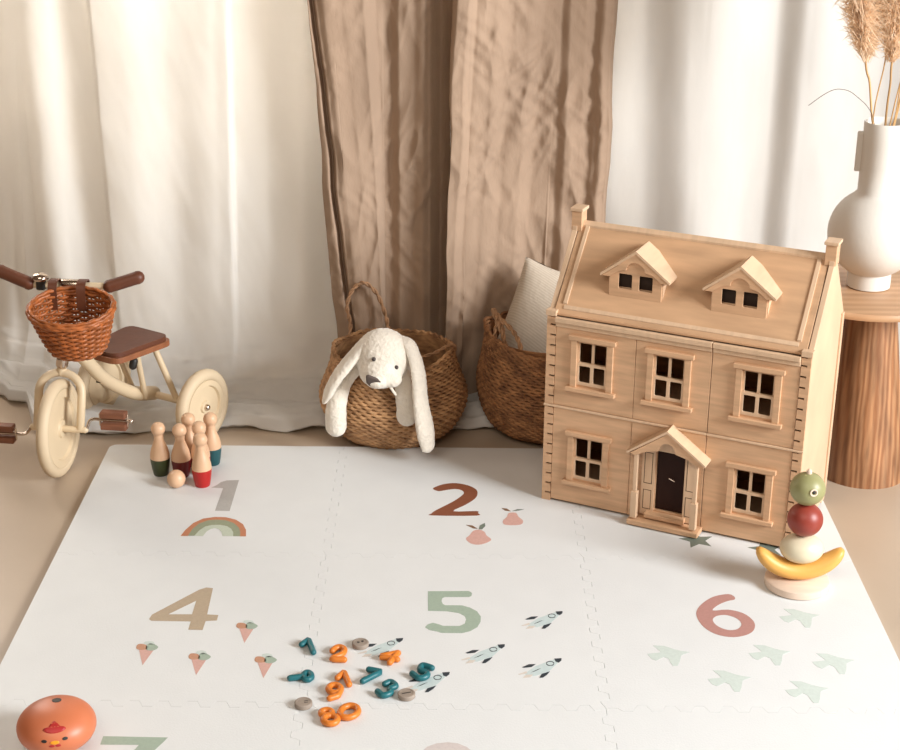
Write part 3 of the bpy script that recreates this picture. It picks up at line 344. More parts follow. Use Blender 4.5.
def linen_right(x, v):
    z = ZT*(1-v)+.012
    sh = -.02*(1.1-z)
    s = x + (1.1-z)*.03*(1 if x < .25 else -.3)
    y = 4.065 + .95*interp(LR, s) + .014*fbm(x*4, z*1.4, 14.) - crumple(x, z, 13.)
    return (x+sh+.008*fbm(4.3, z*3, 2.)*(x < .03 or x > .36), y, z)
cloth('linen_curtain', 'linen', -.018, .405, 240, 300, linen_right, (.2, 4.08, 0), 'brown linen curtain panel on the right, overlapping in front behind the pillow', 'curtain', 'brown linen curtains')

# ------------------------------------------------------------ foam play mat
TW, TH = .6, .012
MX, MY = -.9026, 3.7576
SEAMX = [-.905, -.2925, .2915, .899]
SEAMY = [3.7576, 3.163, 2.561, 1.96]
def edge(p, q, teeth, phase):
    """points from p to q (q left out); a toothed line when the edge locks into a neighbour"""
    p = Vector(p); q = Vector(q); d = q-p; L = d.length; d.normalize(); nrm = Vector((d.y, -d.x))
    if not teeth: return [tuple(p)]
    n = 22; out = [tuple(p)]
    for k in range(1, n):
        c = k/n; s = (1 if k % 2 else -1)*phase
        a = p + d*(L*c) ; w = L/n*.16
        s0 = -s if k > 1 else 0
        out.append(tuple(a - d*w + nrm*(s0*.0095))); out.append(tuple(a + d*w + nrm*(s*.0095)))
    a = q - d*(L/n*.5)
    return out
TILES = {}
names = [['number 1 and a rainbow', 'number 2 and two pears', 'stars, mostly under the wooden house'], ['number 4 and ice cream cones', 'number 5 and pale rockets', 'number 6 and pale green birds'], ['number 7, at the left front edge', 'number 8 cut off at the bottom', 'no visible print, at the right front corner']]
G = .0003
for r in range(3):
    for c in range(3):
        x0, x1 = SEAMX[c], SEAMX[c+1]; y1, y0 = SEAMY[r], SEAMY[r+1]
        def line(kind, k):
            if kind == 'v': return edge((SEAMX[k], y1), (SEAMX[k], y0), 0 < k < 3, 1) + [(SEAMX[k], y0)]
            return edge((x0, SEAMY[k]), (x1, SEAMY[k]), 0 < k < 3, 1) + [(x1, SEAMY[k])]
        Lf = line('v', c); Rt = line('v', c+1); Tp = line('h', r); Bt = line('h', r+1)
        def sh(L, dx, dy): return [(p[0]+dx, p[1]+dy) for p in L]
        Lf = sh(Lf, G, 0); Rt = sh(Rt, -G, 0); Tp = sh(Tp, 0, -G); Bt = sh(Bt, 0, G)
        loop = Lf[1:-1] + Bt[1:-1] + Rt[::-1][1:-1] + Tp[::-1][1:-1]
        # corners back in
        cor = lambda x, y, sx, sy: [(x+sx*G, y+sy*G)]
        def rc(x, y, sx, sy, on):
            if not on: return cor(x, y, sx, sy)
            R = .022; pts = [(x+sx*(R-R*cos(a)), y+sy*(R-R*sin(a))) for a in [pi/2*k/6 for k in range(7)]]
            return pts
        TL = rc(x0, y1, 1, -1, r == 0 and c == 0); BL = rc(x0, y0, 1, 1, r == 2 and c == 0); BR = rc(x1, y0, -1, 1, r == 2 and c == 2); TR = rc(x1, y1, -1, -1, r == 0 and c == 2)
        # rc runs from the vertical side to the horizontal side
        loop = TL[::-1] + Lf[1:-1] + BL + Bt[1:-1] + BR[::-1] + Rt[::-1][1:-1] + TR + Tp[::-1][1:-1]
        b = B().plate([loop], 0.0005, TH, 'xy')
        o = obj('foam_tile', b, 'foam', loc=((x0+x1)/2, (y0+y1)/2, 0), world=True, bevel=.0003)
        tag(o, 'white foam floor tile printed with '+names[r][c] if not (r == 2 and c == 2) else 'plain white foam floor tile at the right front corner of the mat', 'floor tile', 'interlocking foam tiles of the play mat')
        TILES[(r, c)] = o
last = None
for n_, (tile, nm, lb, colr, loops, sm) in enumerate(DECALS):
    if sm: loops = [[tuple(p)[:2] for p in smooth_path([(x, y, 0) for x, y in l], 3, True)] for l in loops]
    zb = TH + (.0001 if lb else .0003)
    b = B().plate(loops, zb, zb+.0003, 'xy')
    par = TILES[tuple(tile)]
    if lb: last = obj(nm, b, 'ink_'+colr, par, world=True, label=lb)
    else: obj('printed_detail', b, 'ink_'+colr, last, world=True)

# ------------------------------------------------------------ dollhouse
HW, HD = .6208, .301
HL = (.2143, 3.4705, TH); HA = -.4409
house = thing('dollhouse', 'pale wooden two-storey dollhouse with dormers, chimneys and a porch', 'dollhouse', HL, HA)
b = B().box(.012, HW-.012, HD-.008, HD, .008, .485)
obj('back_wall', b, 'birch', house)
b = B().box(.012, HW-.012, .0, HD-.008, .004, .012)
obj('base_floor', b, 'birch', house)
b = B().box(.012, HW-.012, .0, HD-.008, .251, .259)
obj('upper_floor', b, 'birch', house)
b = B().box(.012, HW-.012, .0, HD-.008, .472, .480)
obj('attic_floor', b, 'birch', house)
for sx in (0, HW-.012):
    side = [(0, .0), (0, .482), (.013, .497), (.132, .644), (.132, .655), (.168, .655), (.168, .644), (HD-.013, .497), (HD, .482), (HD, 0), (HD-.03, 0), (HD-.035, .008), (.035, .008), (.03, 0)]
    b = B().plate([side], sx, sx+.012, 'yz')
    sw = obj('side_wall', b, 'birch_edge', house, bevel=.0008)
    sg = -1 if sx == 0 else 1; xo = 0 if sx == 0 else HW
    m = B()
    m.box(min(xo, xo+sg*.004), max(xo, xo+sg*.004), HD-.03, HD-.012, .02, .49)
    obj('side_trim', m, 'birch_edge', sw, bevel=.0006)
    xc = .010 if sx == 0 else HW-.010
    b = B().box(xc-.0125, xc+.0125, .133, .167, .644, .691)
    ch = obj('chimney', b, 'birch', house, bevel=.0008)
    b = B().box(xc-.016, xc+.016, .129, .171, .691, .699)
    obj('chimney_cap', b, 'birch_edge', ch, bevel=.0012)
    # the little block where the gable board meets the eave
    b = B().box(xc-.013, xc+.013, -.012, .008, .476, .490)
    obj('eave_block', b, 'birch_edge', house, bevel=.0012)
# roof: two boards with raised edge battens
def roofpt(y): return .488 + (y-.004)*(.658-.488)/(.150-.004)
for s in (0, 1):
    def q(y): return y if s == 0 else HD-y
    def board(ya, yb, off, th):
        za, zb = roofpt(ya)+off, roofpt(yb)+off
        return [(q(ya), za), (q(yb), zb), (q(yb), zb+th), (q(ya), za+th)]
    b = B().plate([board(-.002, .1505, -.004, .007)], .014, HW-.014, 'yz')
    rf = obj('roof', b, 'birch_roof', house, bevel=.0006)
    b = B()
    for xa in (.030, HW-.030-.010): b.plate([board(.012, .146, .003, .005)], xa, xa+.010, 'yz')
    b.plate([board(.1425, .1505, .003, .006)], .014, HW-.014, 'yz')
    b.plate([board(.004, .010, .003, .003)], .034, HW-.034, 'yz')
    obj('roof_batten', b, 'birch_edge', rf, bevel=.0008)
b = B().box(.024, HW-.024, -.006, .006, .478, .4835)
obj('eave_board', b, 'birch_roof', house, bevel=.0008)

def rect(x0, x1, z0, z1): return [(x0, z0), (x1, z0), (x1, z1), (x0, z1)]
def rrect(x0, x1, z0, z1, r=.003):
    out = []
    for cx, cz, a0 in ((x1-r, z0+r, -90), (x1-r, z1-r, 0), (x0+r, z1-r, 90), (x0+r, z0+r, 180)):
        for k in range(4): a = radians(a0+30*k); out.append((cx+r*cos(a), cz+r*sin(a)))
    return out
def window(xc, z0, parent):
    """sash window with two upper and two lower panes; z0 is the bottom of the opening"""
    h = .107
    b = B()
    b.box(xc-.052, xc-.037, -.0135, -.006, z0-.006, z0+h+.006)
    b.box(xc+.037, xc+.052, -.0135, -.006, z0-.006, z0+h+.006)
    b.box(xc-.058, xc+.058, -.0165, -.006, z0+h+.004, z0+h+.015)
    fr = obj('window_frame', b, 'birch', parent, bevel=.0009)
    m = z0+h*.50
    P = [rrect(xc-.0325, xc-.0035, m+.002, z0+h-.003), rrect(xc+.0035, xc+.0325, m+.002, z0+h-.003)]
    b = B().plate([rect(xc-.037, xc+.037, m-.002, z0+h)]+P, -.004, .000)
    obj('upper_sash', b, 'birch_edge', fr, bevel=.0005)
    P = [rrect(xc-.0315, xc-.004, z0+.008, m-.005), rrect(xc+.004, xc+.0315, z0+.008, m-.005)]
    b = B().plate([rect(xc-.037, xc+.037, z0, m+.002)]+P, -.009, -.005)
    obj('lower_sash', b, 'birch_edge', fr, bevel=.0005)
    b = B().box(xc-.061, xc+.061, -.0195, -.006, z0-.016, z0-.006)
    obj('window_sill', b, 'birch', fr, bevel=.0012)
WZ = (.072, .315)
CEN = (.115, .3015, .509)
PX = [(.0225, .2195), (.2205, .3990), (.4005, .5980)]
for r, (z0, z1) in enumerate(((.006, .2475), (.2545, .4755))):
    for c, (x0, x1) in enumerate(PX):
        if r == 0 and c == 1:
            hole = rect(.286, .354, .034, .186)
            b = B().plate([rect(x0, x1, z0, z1), hole], -.008, .0)
            pn = obj('front_panel', b, 'birch', house, bevel=.0007)
            continue
        xc, zc = CEN[c], WZ[r]
        b = B().plate([rect(x0, x1, z0, z1), rect(xc-.035, xc+.035, zc+.002, zc+.105)], -.007, .0)
        pn = obj('front_panel', b, 'birch', house, bevel=.0007)
        window(xc, zc, house)
# cornice over the upper panels (split where the doors part), string course between the storeys
for xa, xb in ((.022, .399), (.401, .598)):
    b = B().box(xa, xb, -.017, .0, .4640, .4755).box(xa, xb, -.011, -.006, .452, .464)
    obj('cornice', b, 'birch_edge', house, bevel=.0012)
b = B().box(-.002, .3995, -.0115, .0, .2485, .2535).box(.4005, HW+.002, -.0115, .0, .2485, .2535)
obj('string_course', b, 'birch_edge', house, bevel=.0008)
# slotted corner posts
for sx in (0, 1):
    X = lambda a: a if sx == 0 else HW-a
    b = B(); d = B()
    for z0, z1, n in ((0, .2475, 9), (.2545, .475, 8)):
        b.box(min(X(0), X(.008)), max(X(0), X(.008)), -.009, 0, z0, z1)
        p = (z1-z0)/(n+.6)
        z = z0
        for k in range(n+1):
            ze = min(z1, z0+p*(k+.8)); b.box(min(X(.008), X(.0215)), max(X(.008), X(.0215)), -.009, 0, z, ze-.0023); z = ze+.0023
        d.box(min(X(.009), X(.0210)), max(X(.009), X(.0210)), -.0035, -.001, z0+.004, z1-.004)
    cp = obj('corner_post', b, 'birch', house, weld=False)
    obj('slot_backing', d, 'burnt_and_shade', cp)  # blackened backing: burnt cuts plus shade painted into the slots
# porch
porch = obj('porch_step', B().box(.233, .406, -.050, -.008, .003, .015).box(.268, .364, -.030, -.008, .018, .030), 'birch', house, bevel=.0015)
b = B().plate([[(.252, .018), (.284, .018), (.284, .188), (.356, .188), (.356, .018), (.388, .018), (.388, .200), (.32, .240), (.252, .200)]], -.0125, -.008)
sur = obj('door_surround', b, 'birch_edge', house, bevel=.0006)
b = B()
def groove(x0, x1, z0, z1, w=.0014):
    for r_ in ((x0, x1, z0, z0+w), (x0, x1, z1-w, z1), (x0, x0+w, z0, z1), (x1-w, x1, z0, z1)): b.box(r_[0], r_[1], -.0128, -.0122, r_[2], r_[3])
for xa in (.258, .361): groove(xa, xa+.020, .100, .180); groove(xa, xa+.020, .034, .084)
obj('engraved_panel', b, 'burnt_and_shade', sur, label='dark engraved panel outlines')
for xa in (.245, .390):
    b = B().box(xa-.0045, xa+.0045, -.040, -.031, .085, .192)
    cl = obj('porch_column', b, 'birch_edge', house, bevel=.0008)
    b = B().box(xa-.0075, xa+.0075, -.043, -.028, .018, .086)
    obj('column_base', b, 'birch_edge', cl, bevel=.001)
gable = [(.215, .176), (.32, .262), (.4155, .182), (.4155, .190), (.405, .190)]
arch = [(.345+.0, .190)]
pts = [(.232, .186), (.320, .250), (.408, .186), (.396, .182), (.386, .187), (.368, .196)] + [(.320+.020*cos(radians(a)), .203+.022*sin(radians(a))) for a in range(0, 181, 20)] + [(.272, .196), (.254, .187), (.244, .182)]
b = B().plate([pts], -.046, -.036)
pd = obj('pediment', b, 'birch', house, bevel=.0009)
for s in (-1, 1):
    A = Vector((.318, 0, .2655)); 
    x1 = .319+s*.094; z1 = .2525-.0680
    dx, dz = (x1-.319), (z1-.2525); L = sqrt(dx*dx+dz*dz); nx, nz = -dz/L*s, abs(dx)/L
    t = .006
    poly = [(.319, .2510), (x1, z1), (x1+nx*t*.6, z1+nz*t), (.319, .2510+t*1.25)]
    b = B().plate([poly], -.050, -.006)
    obj('porch_roof', b, 'birch_edge', pd, bevel=.0007)
b = B().box(.2875, .3525, -.003, .001, .036, .184)
dr = obj('door', b, 'dark_door', house, label='dark brown door')
obj('door_handle', B().rtube([(.318, -.008, .121), (.331, -.008, .1165)], .0016, 8, 3), 'chrome', dr, smooth=60)
# dormers
for xc in (.1945, .4385):
    dm = obj('dormer', B().plate([[(xc-.063, .505), (xc+.063, .505), (xc+.063, .588), (xc, .634), (xc-.063, .588)],
              rrect(xc-.041, xc-.0085, .551, .587), rrect(xc+.0085, xc+.041, .551, .587)], .0385, .0435), 'birch', house, bevel=.0006)
    b = B()
    for s in (-1, 1): b.box(xc+s*.063-.0025, xc+s*.063+.0025, .0435, .125, .50, .585)
    obj('dormer_side', b, 'birch_edge', dm)
    gp = [(xc-.080, .5785), (xc, .640), (xc+.080, .5785), (xc+.062, .578), (xc+.052, .586), (xc+.04, .594)] + [(xc+.022*cos(radians(a)), .598+.020*sin(radians(a))) for a in range(0, 181, 20)] + [(xc-.04, .594), (xc-.052, .586), (xc-.062, .578)]
    obj('dormer_gable', B().plate([gp], .0325, .0385), 'birch', dm, bevel=.0007)
    for s in (-1, 1):
        x1, z1 = xc+s*.083, .5775
        poly = [(xc, .6395), (x1, z1), (x1+s*.0015, z1+.006), (xc, .647)]
        obj('dormer_roof', B().plate([poly], .031, .122), 'birch_edge', dm, bevel=.0005)
    obj('dormer_shade_board', B().box(xc-.058, xc+.058, .055, .058, .535, .60), 'burnt_and_shade', dm)  # dark board paints the unlit interior behind the dormer panes

# ------------------------------------------------------------ side table, vase and grasses
TBL = (1.0, 3.665, 0)
tb = thing('side_table', 'round oak side table with a thick conical pedestal', 'side table', TBL)
b = B(); k = []
n = 12
for i in range(n+1):
    t = i/n; r = .112 + (.058-.112)*(t**.9); b_ = (.020+(.004-.020)*t if False else -.0 + .0*t, 0)
    k.append((r if i else r-.002, t*.480+(.0 if i else 0)))
MM = Matrix(((1, 0, -.045, .036), (0, 1, 0, 0), (0, 0, 1, 0), (0, 0, 0, 1)))
MM = Matrix(((1, 0, -.04, .037), (0, 1, 0, 0), (0, 0, 1, 0), (0, 0, 0, 1)))
b.lathe(k, 56, MM)
obj('pedestal', b, 'oak', tb, smooth=40)
b = B().lathe([(.205, .478), (.2145, .481), (.2175, .486), (.2175, .492), (.214, .497), (.208, .498)], 72)
obj('tabletop', b, 'oak_top', tb, smooth=40)
VZ = .4985
vase = thing('vase', 'cream ceramic vase with round belly and tall neck, on the oak side table', 'vase', (1.005, 3.667, VZ), 0)
pr = [(.048, 0), (.052, .002), (.052, .028)]
for a in range(-62, 63, 7): pr.append((.110*cos(radians(a)), .135+.110*sin(radians(a))))
pr += [(.0495, .238), (.0495, .30), (.0495, .36), (.050, .404), (.0485, .407), (.0465, .404), (.0455, .30), (.0455, .23), (.02, .2295), (.0001, .229)]
obj('body', B().lathe(pr, 64), 'ceramic', vase, smooth=50)
for s in (-1, 1):
    M2 = Matrix.Rotation(radians(-12), 4, 'Z')
    b = B().box(min(s*.045, s*.062), max(s*.045, s*.062), -.009, .009, .285 if s < 0 else .268, .380 if s < 0 else .350, M2)
    obj('lug_handle', b, 'ceramic', vase, bevel=.003)
VT = Vector((1.003, 3.65, VZ+.25))
def plume(b, p0, p1, w, n, curl):
    """feathery head: many fine curved hairs leaving a bent stem"""
    ax = (p1-p0)
    for i in range(n):
        t = random.random()**.8; c = p0+ax*t + Vector((random.gauss(0, .004), random.gauss(0, .004), 0))
        a = random.uniform(0, 2*pi); env = sin(pi*min(1, .08+t*.92))**.6
        out = Vector((cos(a), sin(a), 0)); L = w*env*random.uniform(.5, 1.25)
        up = ax.normalized()
        q1 = c+out*L*.45+up*L*random.uniform(.4, 1.0); q2 = c+out*L+up*L*random.uniform(.5, 1.4)+curl*L+Vector((0, 0, -.25*L))
        wd = Vector((random.gauss(0, 1), random.gauss(0, 1), random.gauss(0, 1))).normalized()*.0010
        k = len(b.v); b.v += [tuple(c-wd), tuple(c+wd), tuple(q1-wd*1.3), tuple(q1+wd*1.3), tuple(q2)]
        b.f += [(k, k+1, k+3, k+2), (k+2, k+3, k+4)]
GR = 'dried grasses standing in the vase'
stems = [((.968, 3.645, .905), (.952, 3.65, 1.0), (.938, 3.65, 1.045), (.880, 3.66, 1.42), .080, 'dried pampas stem with a bushy plume, leftmost in the vase'),
         ((1.000, 3.655, .92), (1.0, 3.65, 1.0), (.998, 3.65, 1.045), (.992, 3.64, 1.42), .070, 'dried pampas stem with a slender upright plume, middle of the vase'),
         ((1.022, 3.65, .92), (1.033, 3.65, 1.0), (1.05, 3.66, 1.10), (1.10, 3.68, 1.50), .07, 'dried pampas stem leaning out to the right of the vase')]
for a, m, p0, p1, w, lb in stems:
    t = thing('pampas_stem', lb, 'dried grass', (VT.x, VT.y, VT.z-.1), 0, GR)
    base = VT+Vector(((a[0]-VT.x)*-.3, 0, -.012))
    b = B().tube(smooth_path([base, a, m, p0, (Vector(p0)+Vector(p1))/2, p1], 5), [.0026]*21+[.0022]*5, 8)
    obj('stalk', b, 'straw', t, smooth=60, world=True)
    b = B(); plume(b, Vector(p0), Vector(p1), w, 9000, Vector((-.5 if w > .08 else .2, 0, 0)))
    pl = obj('plume', b, 'plume', t, world=True, weld=False)
for pts, lb in (([(1.00, 3.65, .76), (1.012, 3.65, .92), (1.035, 3.65, 1.08), (1.06, 3.65, 1.25)], 'bare straw stem crossing the right pampas stem'),
                ([(.985, 3.66, .76), (.972, 3.66, .92), (.985, 3.66, 1.05), (.975, 3.66, 1.11)], 'thin pale straw stem between the two plumes'),
                ([(.99, 3.64, .76), (1.017, 3.64, .92), (1.022, 3.64, 1.05), (1.032, 3.64, 1.2)], 'bare straw stem at the right rim of the vase')):
    b = B().tube(smooth_path(pts, 5), .0017, 6)
    tag(obj('straw_stem', b, 'straw', loc=pts[0], smooth=60, world=True), lb, 'dried grass', GR)
b = B().tube(smooth_path([(.990, 3.64, .77), (.968, 3.64, .915), (.922, 3.65, .970), (.885, 3.65, .984), (.855, 3.65, .975), (.815, 3.65, .945)], 6), [.0008]*31, 5)
tag(obj('dry_twig', b, 'twig', loc=(.985, 3.64, .77), smooth=60, world=True), 'thin dark curved twig arching left out of the vase', 'twig')

# ------------------------------------------------------------ seagrass baskets
def coil_basket(prof, cx, cy, rows, m, name, label, sag=0, rot=0):
    """coiled basket: rows of twisted strands following the profile; a solid wall inside"""
    t = thing(name, label, 'basket', (cx, cy, 0), rot)
    PP = smooth_path([(r, 0, z) for r, z in prof], 8)
    L = [0]
    for p, q in zip(PP, PP[1:]): L.append(L[-1]+(q-p).length)
    b = B()
    for k in range(rows):
        s = L[-1]*k/(rows-1); i = max(j for j in range(len(L)) if L[j] <= s+1e-9); i = min(i, len(PP)-2)
        f = (s-L[i])/max(1e-9, L[i+1]-L[i]); p = PP[i].lerp(PP[i+1], f)
        rr = L[-1]/(rows-1)*.54; N = 264; ring = []
        for j in range(N):
            a = 2*pi*j/N; top = max(0, (p.z/prof[-1][1])-.7)/.3
            wob = .0020*sin(a*44+k*pi)+.003*noise.noise(Vector((cos(a)*3, sin(a)*3, p.z*9)))
            sg = sag*top*(cos(2*a)*.6+noise.noise(Vector((cos(a)*1.4+5, sin(a)*1.4, 3)))*1.2)
            ring.append((cos(a)*(p.x+wob), sin(a)*(p.x+wob), p.z+.0016*cos(a*44+k*pi)+sg))
        b.tube(ring, rr, 7, True)
    obj('woven_side', b, m, t, smooth=70)
    b = B(); W_ = [(max(.001, p.x-.004), p.z) for p in PP]; W2 = [(max(.001, p.x-.007), p.z) for p in PP]
    b.lathe([(.001, .006)]+W_[:-1]+W2[::-1][1:]+[(.001, .012)], 60)
    obj('inner_wall', b, m, t, smooth=60)
    return t
def rope(pts, r, parent, m='rope'):
    P = smooth_path(pts, 10); b = B(); 
    for ph in (0, pi):
        Q = []
        for i, p in enumerate(P):
            d = (P[min(i+1, len(P)-1)]-P[max(i-1, 0)]).normalized(); a = d.orthogonal().normalized(); c = d.cross(a)
            # keep the frame steady
            u = Vector((0, 1, 0)); a = (u-d*u.dot(d)).normalized() if abs(d.y) < .95 else a; c = d.cross(a)
            th = i*.62+ph; Q.append(p+(a*cos(th)+c*sin(th))*r*.55)
        b.tube(Q, r*.62, 7)
    return obj('rope_handle', b, m, parent, smooth=70, world=True)
bk = coil_basket([(.128, .008), (.158, .03), (.186, .075), (.194, .115), (.182, .155), (.164, .20), (.157, .236)], -.168, 3.888, 32, 'seagrass', 'seagrass_basket', 'round seagrass basket with the white toy rabbit hanging out', .012)
rope([(-.290, 4.01, .222), (-.292, 4.05, .25), (-.300, 4.05, .30), (-.283, 4.06, .345), (-.252, 4.06, .362), (-.218, 4.06, .330), (-.196, 4.06, .27), (-.186, 4.03, .235)], .0055, bk)
rope([(-.105, 3.775, .232), (-.100, 3.79, .246), (-.060, 3.83, .247), (-.025, 3.86, .256), (-.008, 3.88, .252), (-.006, 3.90, .232)], .005, bk)
bk2 = coil_basket([(.128, .008), (.168, .035), (.192, .10), (.196, .16), (.186, .205), (.176, .252), (.178, .280)], .254, 3.93, 38, 'seagrass_dark', 'seagrass_basket', 'darker tall seagrass basket holding a pillow, beside the wooden house', .02)
rope([(.128, 3.84, .262), (.118, 3.84, .30), (.102, 3.85, .335), (.094, 3.86, .36), (.112, 3.85, .338), (.142, 3.83, .315), (.160, 3.81, .290), (.168, 3.79, .262)], .006, bk2)
rope([(.104, 3.86, .26), (.099, 3.85, .30), (.106, 3.85, .325), (.118, 3.85, .315), (.122, 3.84, .285), (.116, 3.84, .265)], .005, bk2)
# pillow
def pillow():
    b = B(); n = 40; H_ = .15; T_ = .055
    for sgn in (1, -1):
        k = len(b.v)
        for j in range(n+1):
            for i in range(n+1):
                u = -1+2*i/n; v = -1+2*j/n
                pin = 1-.05*(1-u*u)*(abs(v)**3) ; pin2 = 1-.05*(1-v*v)*(abs(u)**3)
                t = max(0, (1-abs(u)**2.6)*(1-abs(v)**2.6))**.5
                b.v.append((u*H_*pin2, sgn*(T_*t+.0*t), v*H_*pin+.003*noise.noise(Vector((u*2, v*2, sgn)))))
        for j in range(n):
            for i in range(n): q = k+j*(n+1)+i; b.f.append((q, q+1, q+n+2, q+n+1))
    return b
pm = Matrix.Translation((.272, 3.95, .275)) @ Matrix.Rotation(radians(-8), 4, 'Z') @ Matrix.Rotation(radians(-10), 4, 'X') @ Matrix.Rotation(radians(18), 4, 'Y')
b = pillow(); b.v = [tuple(pm @ Vector(v)) for v in b.v]
tag(obj('pillow', b, 'pillow', loc=(.268, 3.965, .245), smooth=180, world=True), 'off-white woven pillow standing tilted in the darker basket', 'pillow')

# ------------------------------------------------------------ plush rabbit draped over the basket rim
rb = thing('plush_rabbit', 'white plush rabbit with long ears hanging over the basket rim', 'toy rabbit', (-.187, 3.72, .20))
def remeshed(name, b, m, parent, vox=.0035, label=None):
    o = obj(name, b, m, parent, world=True, weld=False, smooth=180)
    r = o.modifiers.new('remesh', 'REMESH'); r.mode = 'VOXEL'; r.voxel_size = vox; r.use_smooth_shade = True
    s = o.modifiers.new('soften', 'SMOOTH'); s.iterations = 4; s.factor = .5
    tx = bpy.data.textures.new('fur', 'CLOUDS'); tx.noise_scale = .006
    d = o.modifiers.new('fur', 'DISPLACE'); d.texture = tx; d.strength = .0030; d.mid_level = .5; d.texture_coords = 'LOCAL'
    if label: o['label'] = label
    return o
b = B()
HC = Vector((-.186, 3.705, .287))
b.ball(tuple(HC), (.071, .067, .072))
b.ball((HC.x-.004, HC.y-.035, HC.z-.026), (.056, .05, .044))
b.ball((HC.x-.012, HC.y-.066, HC.z-.036), (.030, .028, .024))
b.ball((HC.x+.022, HC.y-.052, HC.z-.040), (.028, .026, .022))
b.rtube([(HC.x, HC.y+.03, HC.z-.04), (-.19, 3.80, .24), (-.19, 3.87, .16), (-.185, 3.90, .09)], [.04, .055, .085, .09], 16)
# arms
b.rtube(smooth_path([(-.215, 3.79, .245), (-.262, 3.735, .244), (-.294, 3.702, .205), (-.306, 3.692, .15), (-.308, 3.70, .095)], 5), [.024]*6+[.024, .024, .024, .024, .0245]+[.026]*5+[.0275]*5, 14)
b.rtube(smooth_path([(-.15, 3.79, .24), (-.140, 3.722, .235), (-.134, 3.695, .20), (-.128, 3.692, .150), (-.126, 3.694, .128)], 5), [.022]*11+[.024]*5+[.027]*5, 14)
obj_body = remeshed('body', b, 'plush', rb)
def ear(P, Wd, nm):
    b = B(); Q = smooth_path(P, 6); n = len(Q)
    rr = [interp(Wd, i/(n-1)) for i in range(n)]
    b.tube(Q, rr, 14, caps=.6, flat=(1, .55))
    return remeshed('ear', b, 'plush', rb)
ear([(-.170, 3.722, .343), (-.215, 3.700, .338), (-.262, 3.685, .290), (-.305, 3.67, .235), (-.335, 3.665, .175)], [(0, .022), (.25, .024), (.6, .026), (.85, .022), (1, .010)], 0)
ear([(-.145, 3.720, .330), (-.118, 3.690, .322), (-.097, 3.670, .262), (-.090, 3.655, .185), (-.078, 3.645, .110), (-.070, 3.645, .058)], [(0, .014), (.2, .020), (.5, .023), (.8, .028), (1, .021)], 1)
b = B().plate([[(-.019, .019), (-.012, .022), (.004, .012), (.019, -.002), (.017, -.014), (.004, -.020), (-.012, -.018), (-.019, -.006)]], -.006, .002, 'xz', Matrix.Translation((HC.x-.019, HC.y-.088, HC.z-.030)) @ Matrix.Rotation(radians(30), 4, 'X'))
obj('nose', b, 'plush_nose', rb, world=True, bevel=.003, label='dark brown nose')
for e in ((HC.x-.020, HC.y-.063, HC.z+.016), (HC.x+.036, HC.y-.061, HC.z-.006)):
    obj('eye', B().ball(e, .0055), 'bead', rb, smooth=60, world=True, label='dark bead eye')
b = B().rtube(smooth_path([(HC.x+.020, HC.y-.058, HC.z-.058), (HC.x+.026, HC.y-.060, HC.z-.068), (HC.x+.033, HC.y-.060, HC.z-.079)], 4), .0035, 8, 3)
obj('care_tag', b, 'plush', rb, smooth=60, world=True)

# ------------------------------------------------------------ tricycle
FC = Vector((-.995, 3.605, .124)); RR = Vector((-.668, 3.811, .100)); AX = Vector((-.87, .493, 0)); TK = .34
RL = RR+AX*TK; RM = (RR+RL)/2
trike = thing('tricycle', 'cream child tricycle with a wicker basket and brown leather grips', 'tricycle', (-.85, 3.8, 0))
def frame(center, axis):
    z = axis.normalized(); x = Vector((0, 0, 1)).cross(z).normalized(); y = z.cross(x)
    m = Matrix((x, y, z)).transposed().to_4x4(); m.translation = center; return m
def wheel(center, axis, R, wid, dish=.5):
    m = frame(center, axis); w = wid/2
    P = []
    for a in range(0, 360, 15): P.append((R-w*.95+w*.95*cos(radians(a)), w*sin(radians(a))))
    b = B(); n = 64
    k = 0; vs = []; fs = []
    for j in range(n):
        t = 2*pi*j/n
        for i, (r, z) in enumerate(P):
            rr = r + (.0010 if (j % 2 and r > R-w*.7) else 0); vs.append((rr*cos(t), rr*sin(t), z))
    q = len(P)
    for j in range(n):
        for i in range(q): fs.append((j*q+i, j*q+(i+1) % q, ((j+1) % n)*q+(i+1) % q, ((j+1) % n)*q+i))
    b.add(vs, fs, m)
    ty = obj('wheel', b, 'cream_tyre', trike, smooth=60, world=True)
    r1 = R-w*1.7
    b = B().lathe([(.001, -w*.75), (r1*.22, -w*.75), (r1*.25, -w*.45), (r1*.78, -w*.45), (r1*.82, -w*.85), (r1*1.02, -w*.8), (r1*1.02, w*.8), (r1*.82, w*.85), (r1*.78, w*.45), (r1*.25, w*.45), (r1*.22, w*.75), (.001, w*.75)], 56, m)
    obj('wheel_disc', b, 'cream_paint', ty, smooth=35, world=True)
    return ty, m, w
for c, sg in ((RR, -1), (RL, 1)):
    ty, m, w = wheel(c, AX*sg, .100, .034)
    b = B().lathe([(.0085, w*.75), (.0085, w*1.05), (.006, w*1.3), (.0001, w*1.4)], 18, m)
    obj('hub_nut', b, 'chrome', ty, smooth=50, world=True)
A2 = Vector((.992, -.125, 0)).normalized(); H2 = Vector((-.125, -.992, 0)).normalized()
ty, m, w = wheel(FC, A2, .124, .031)
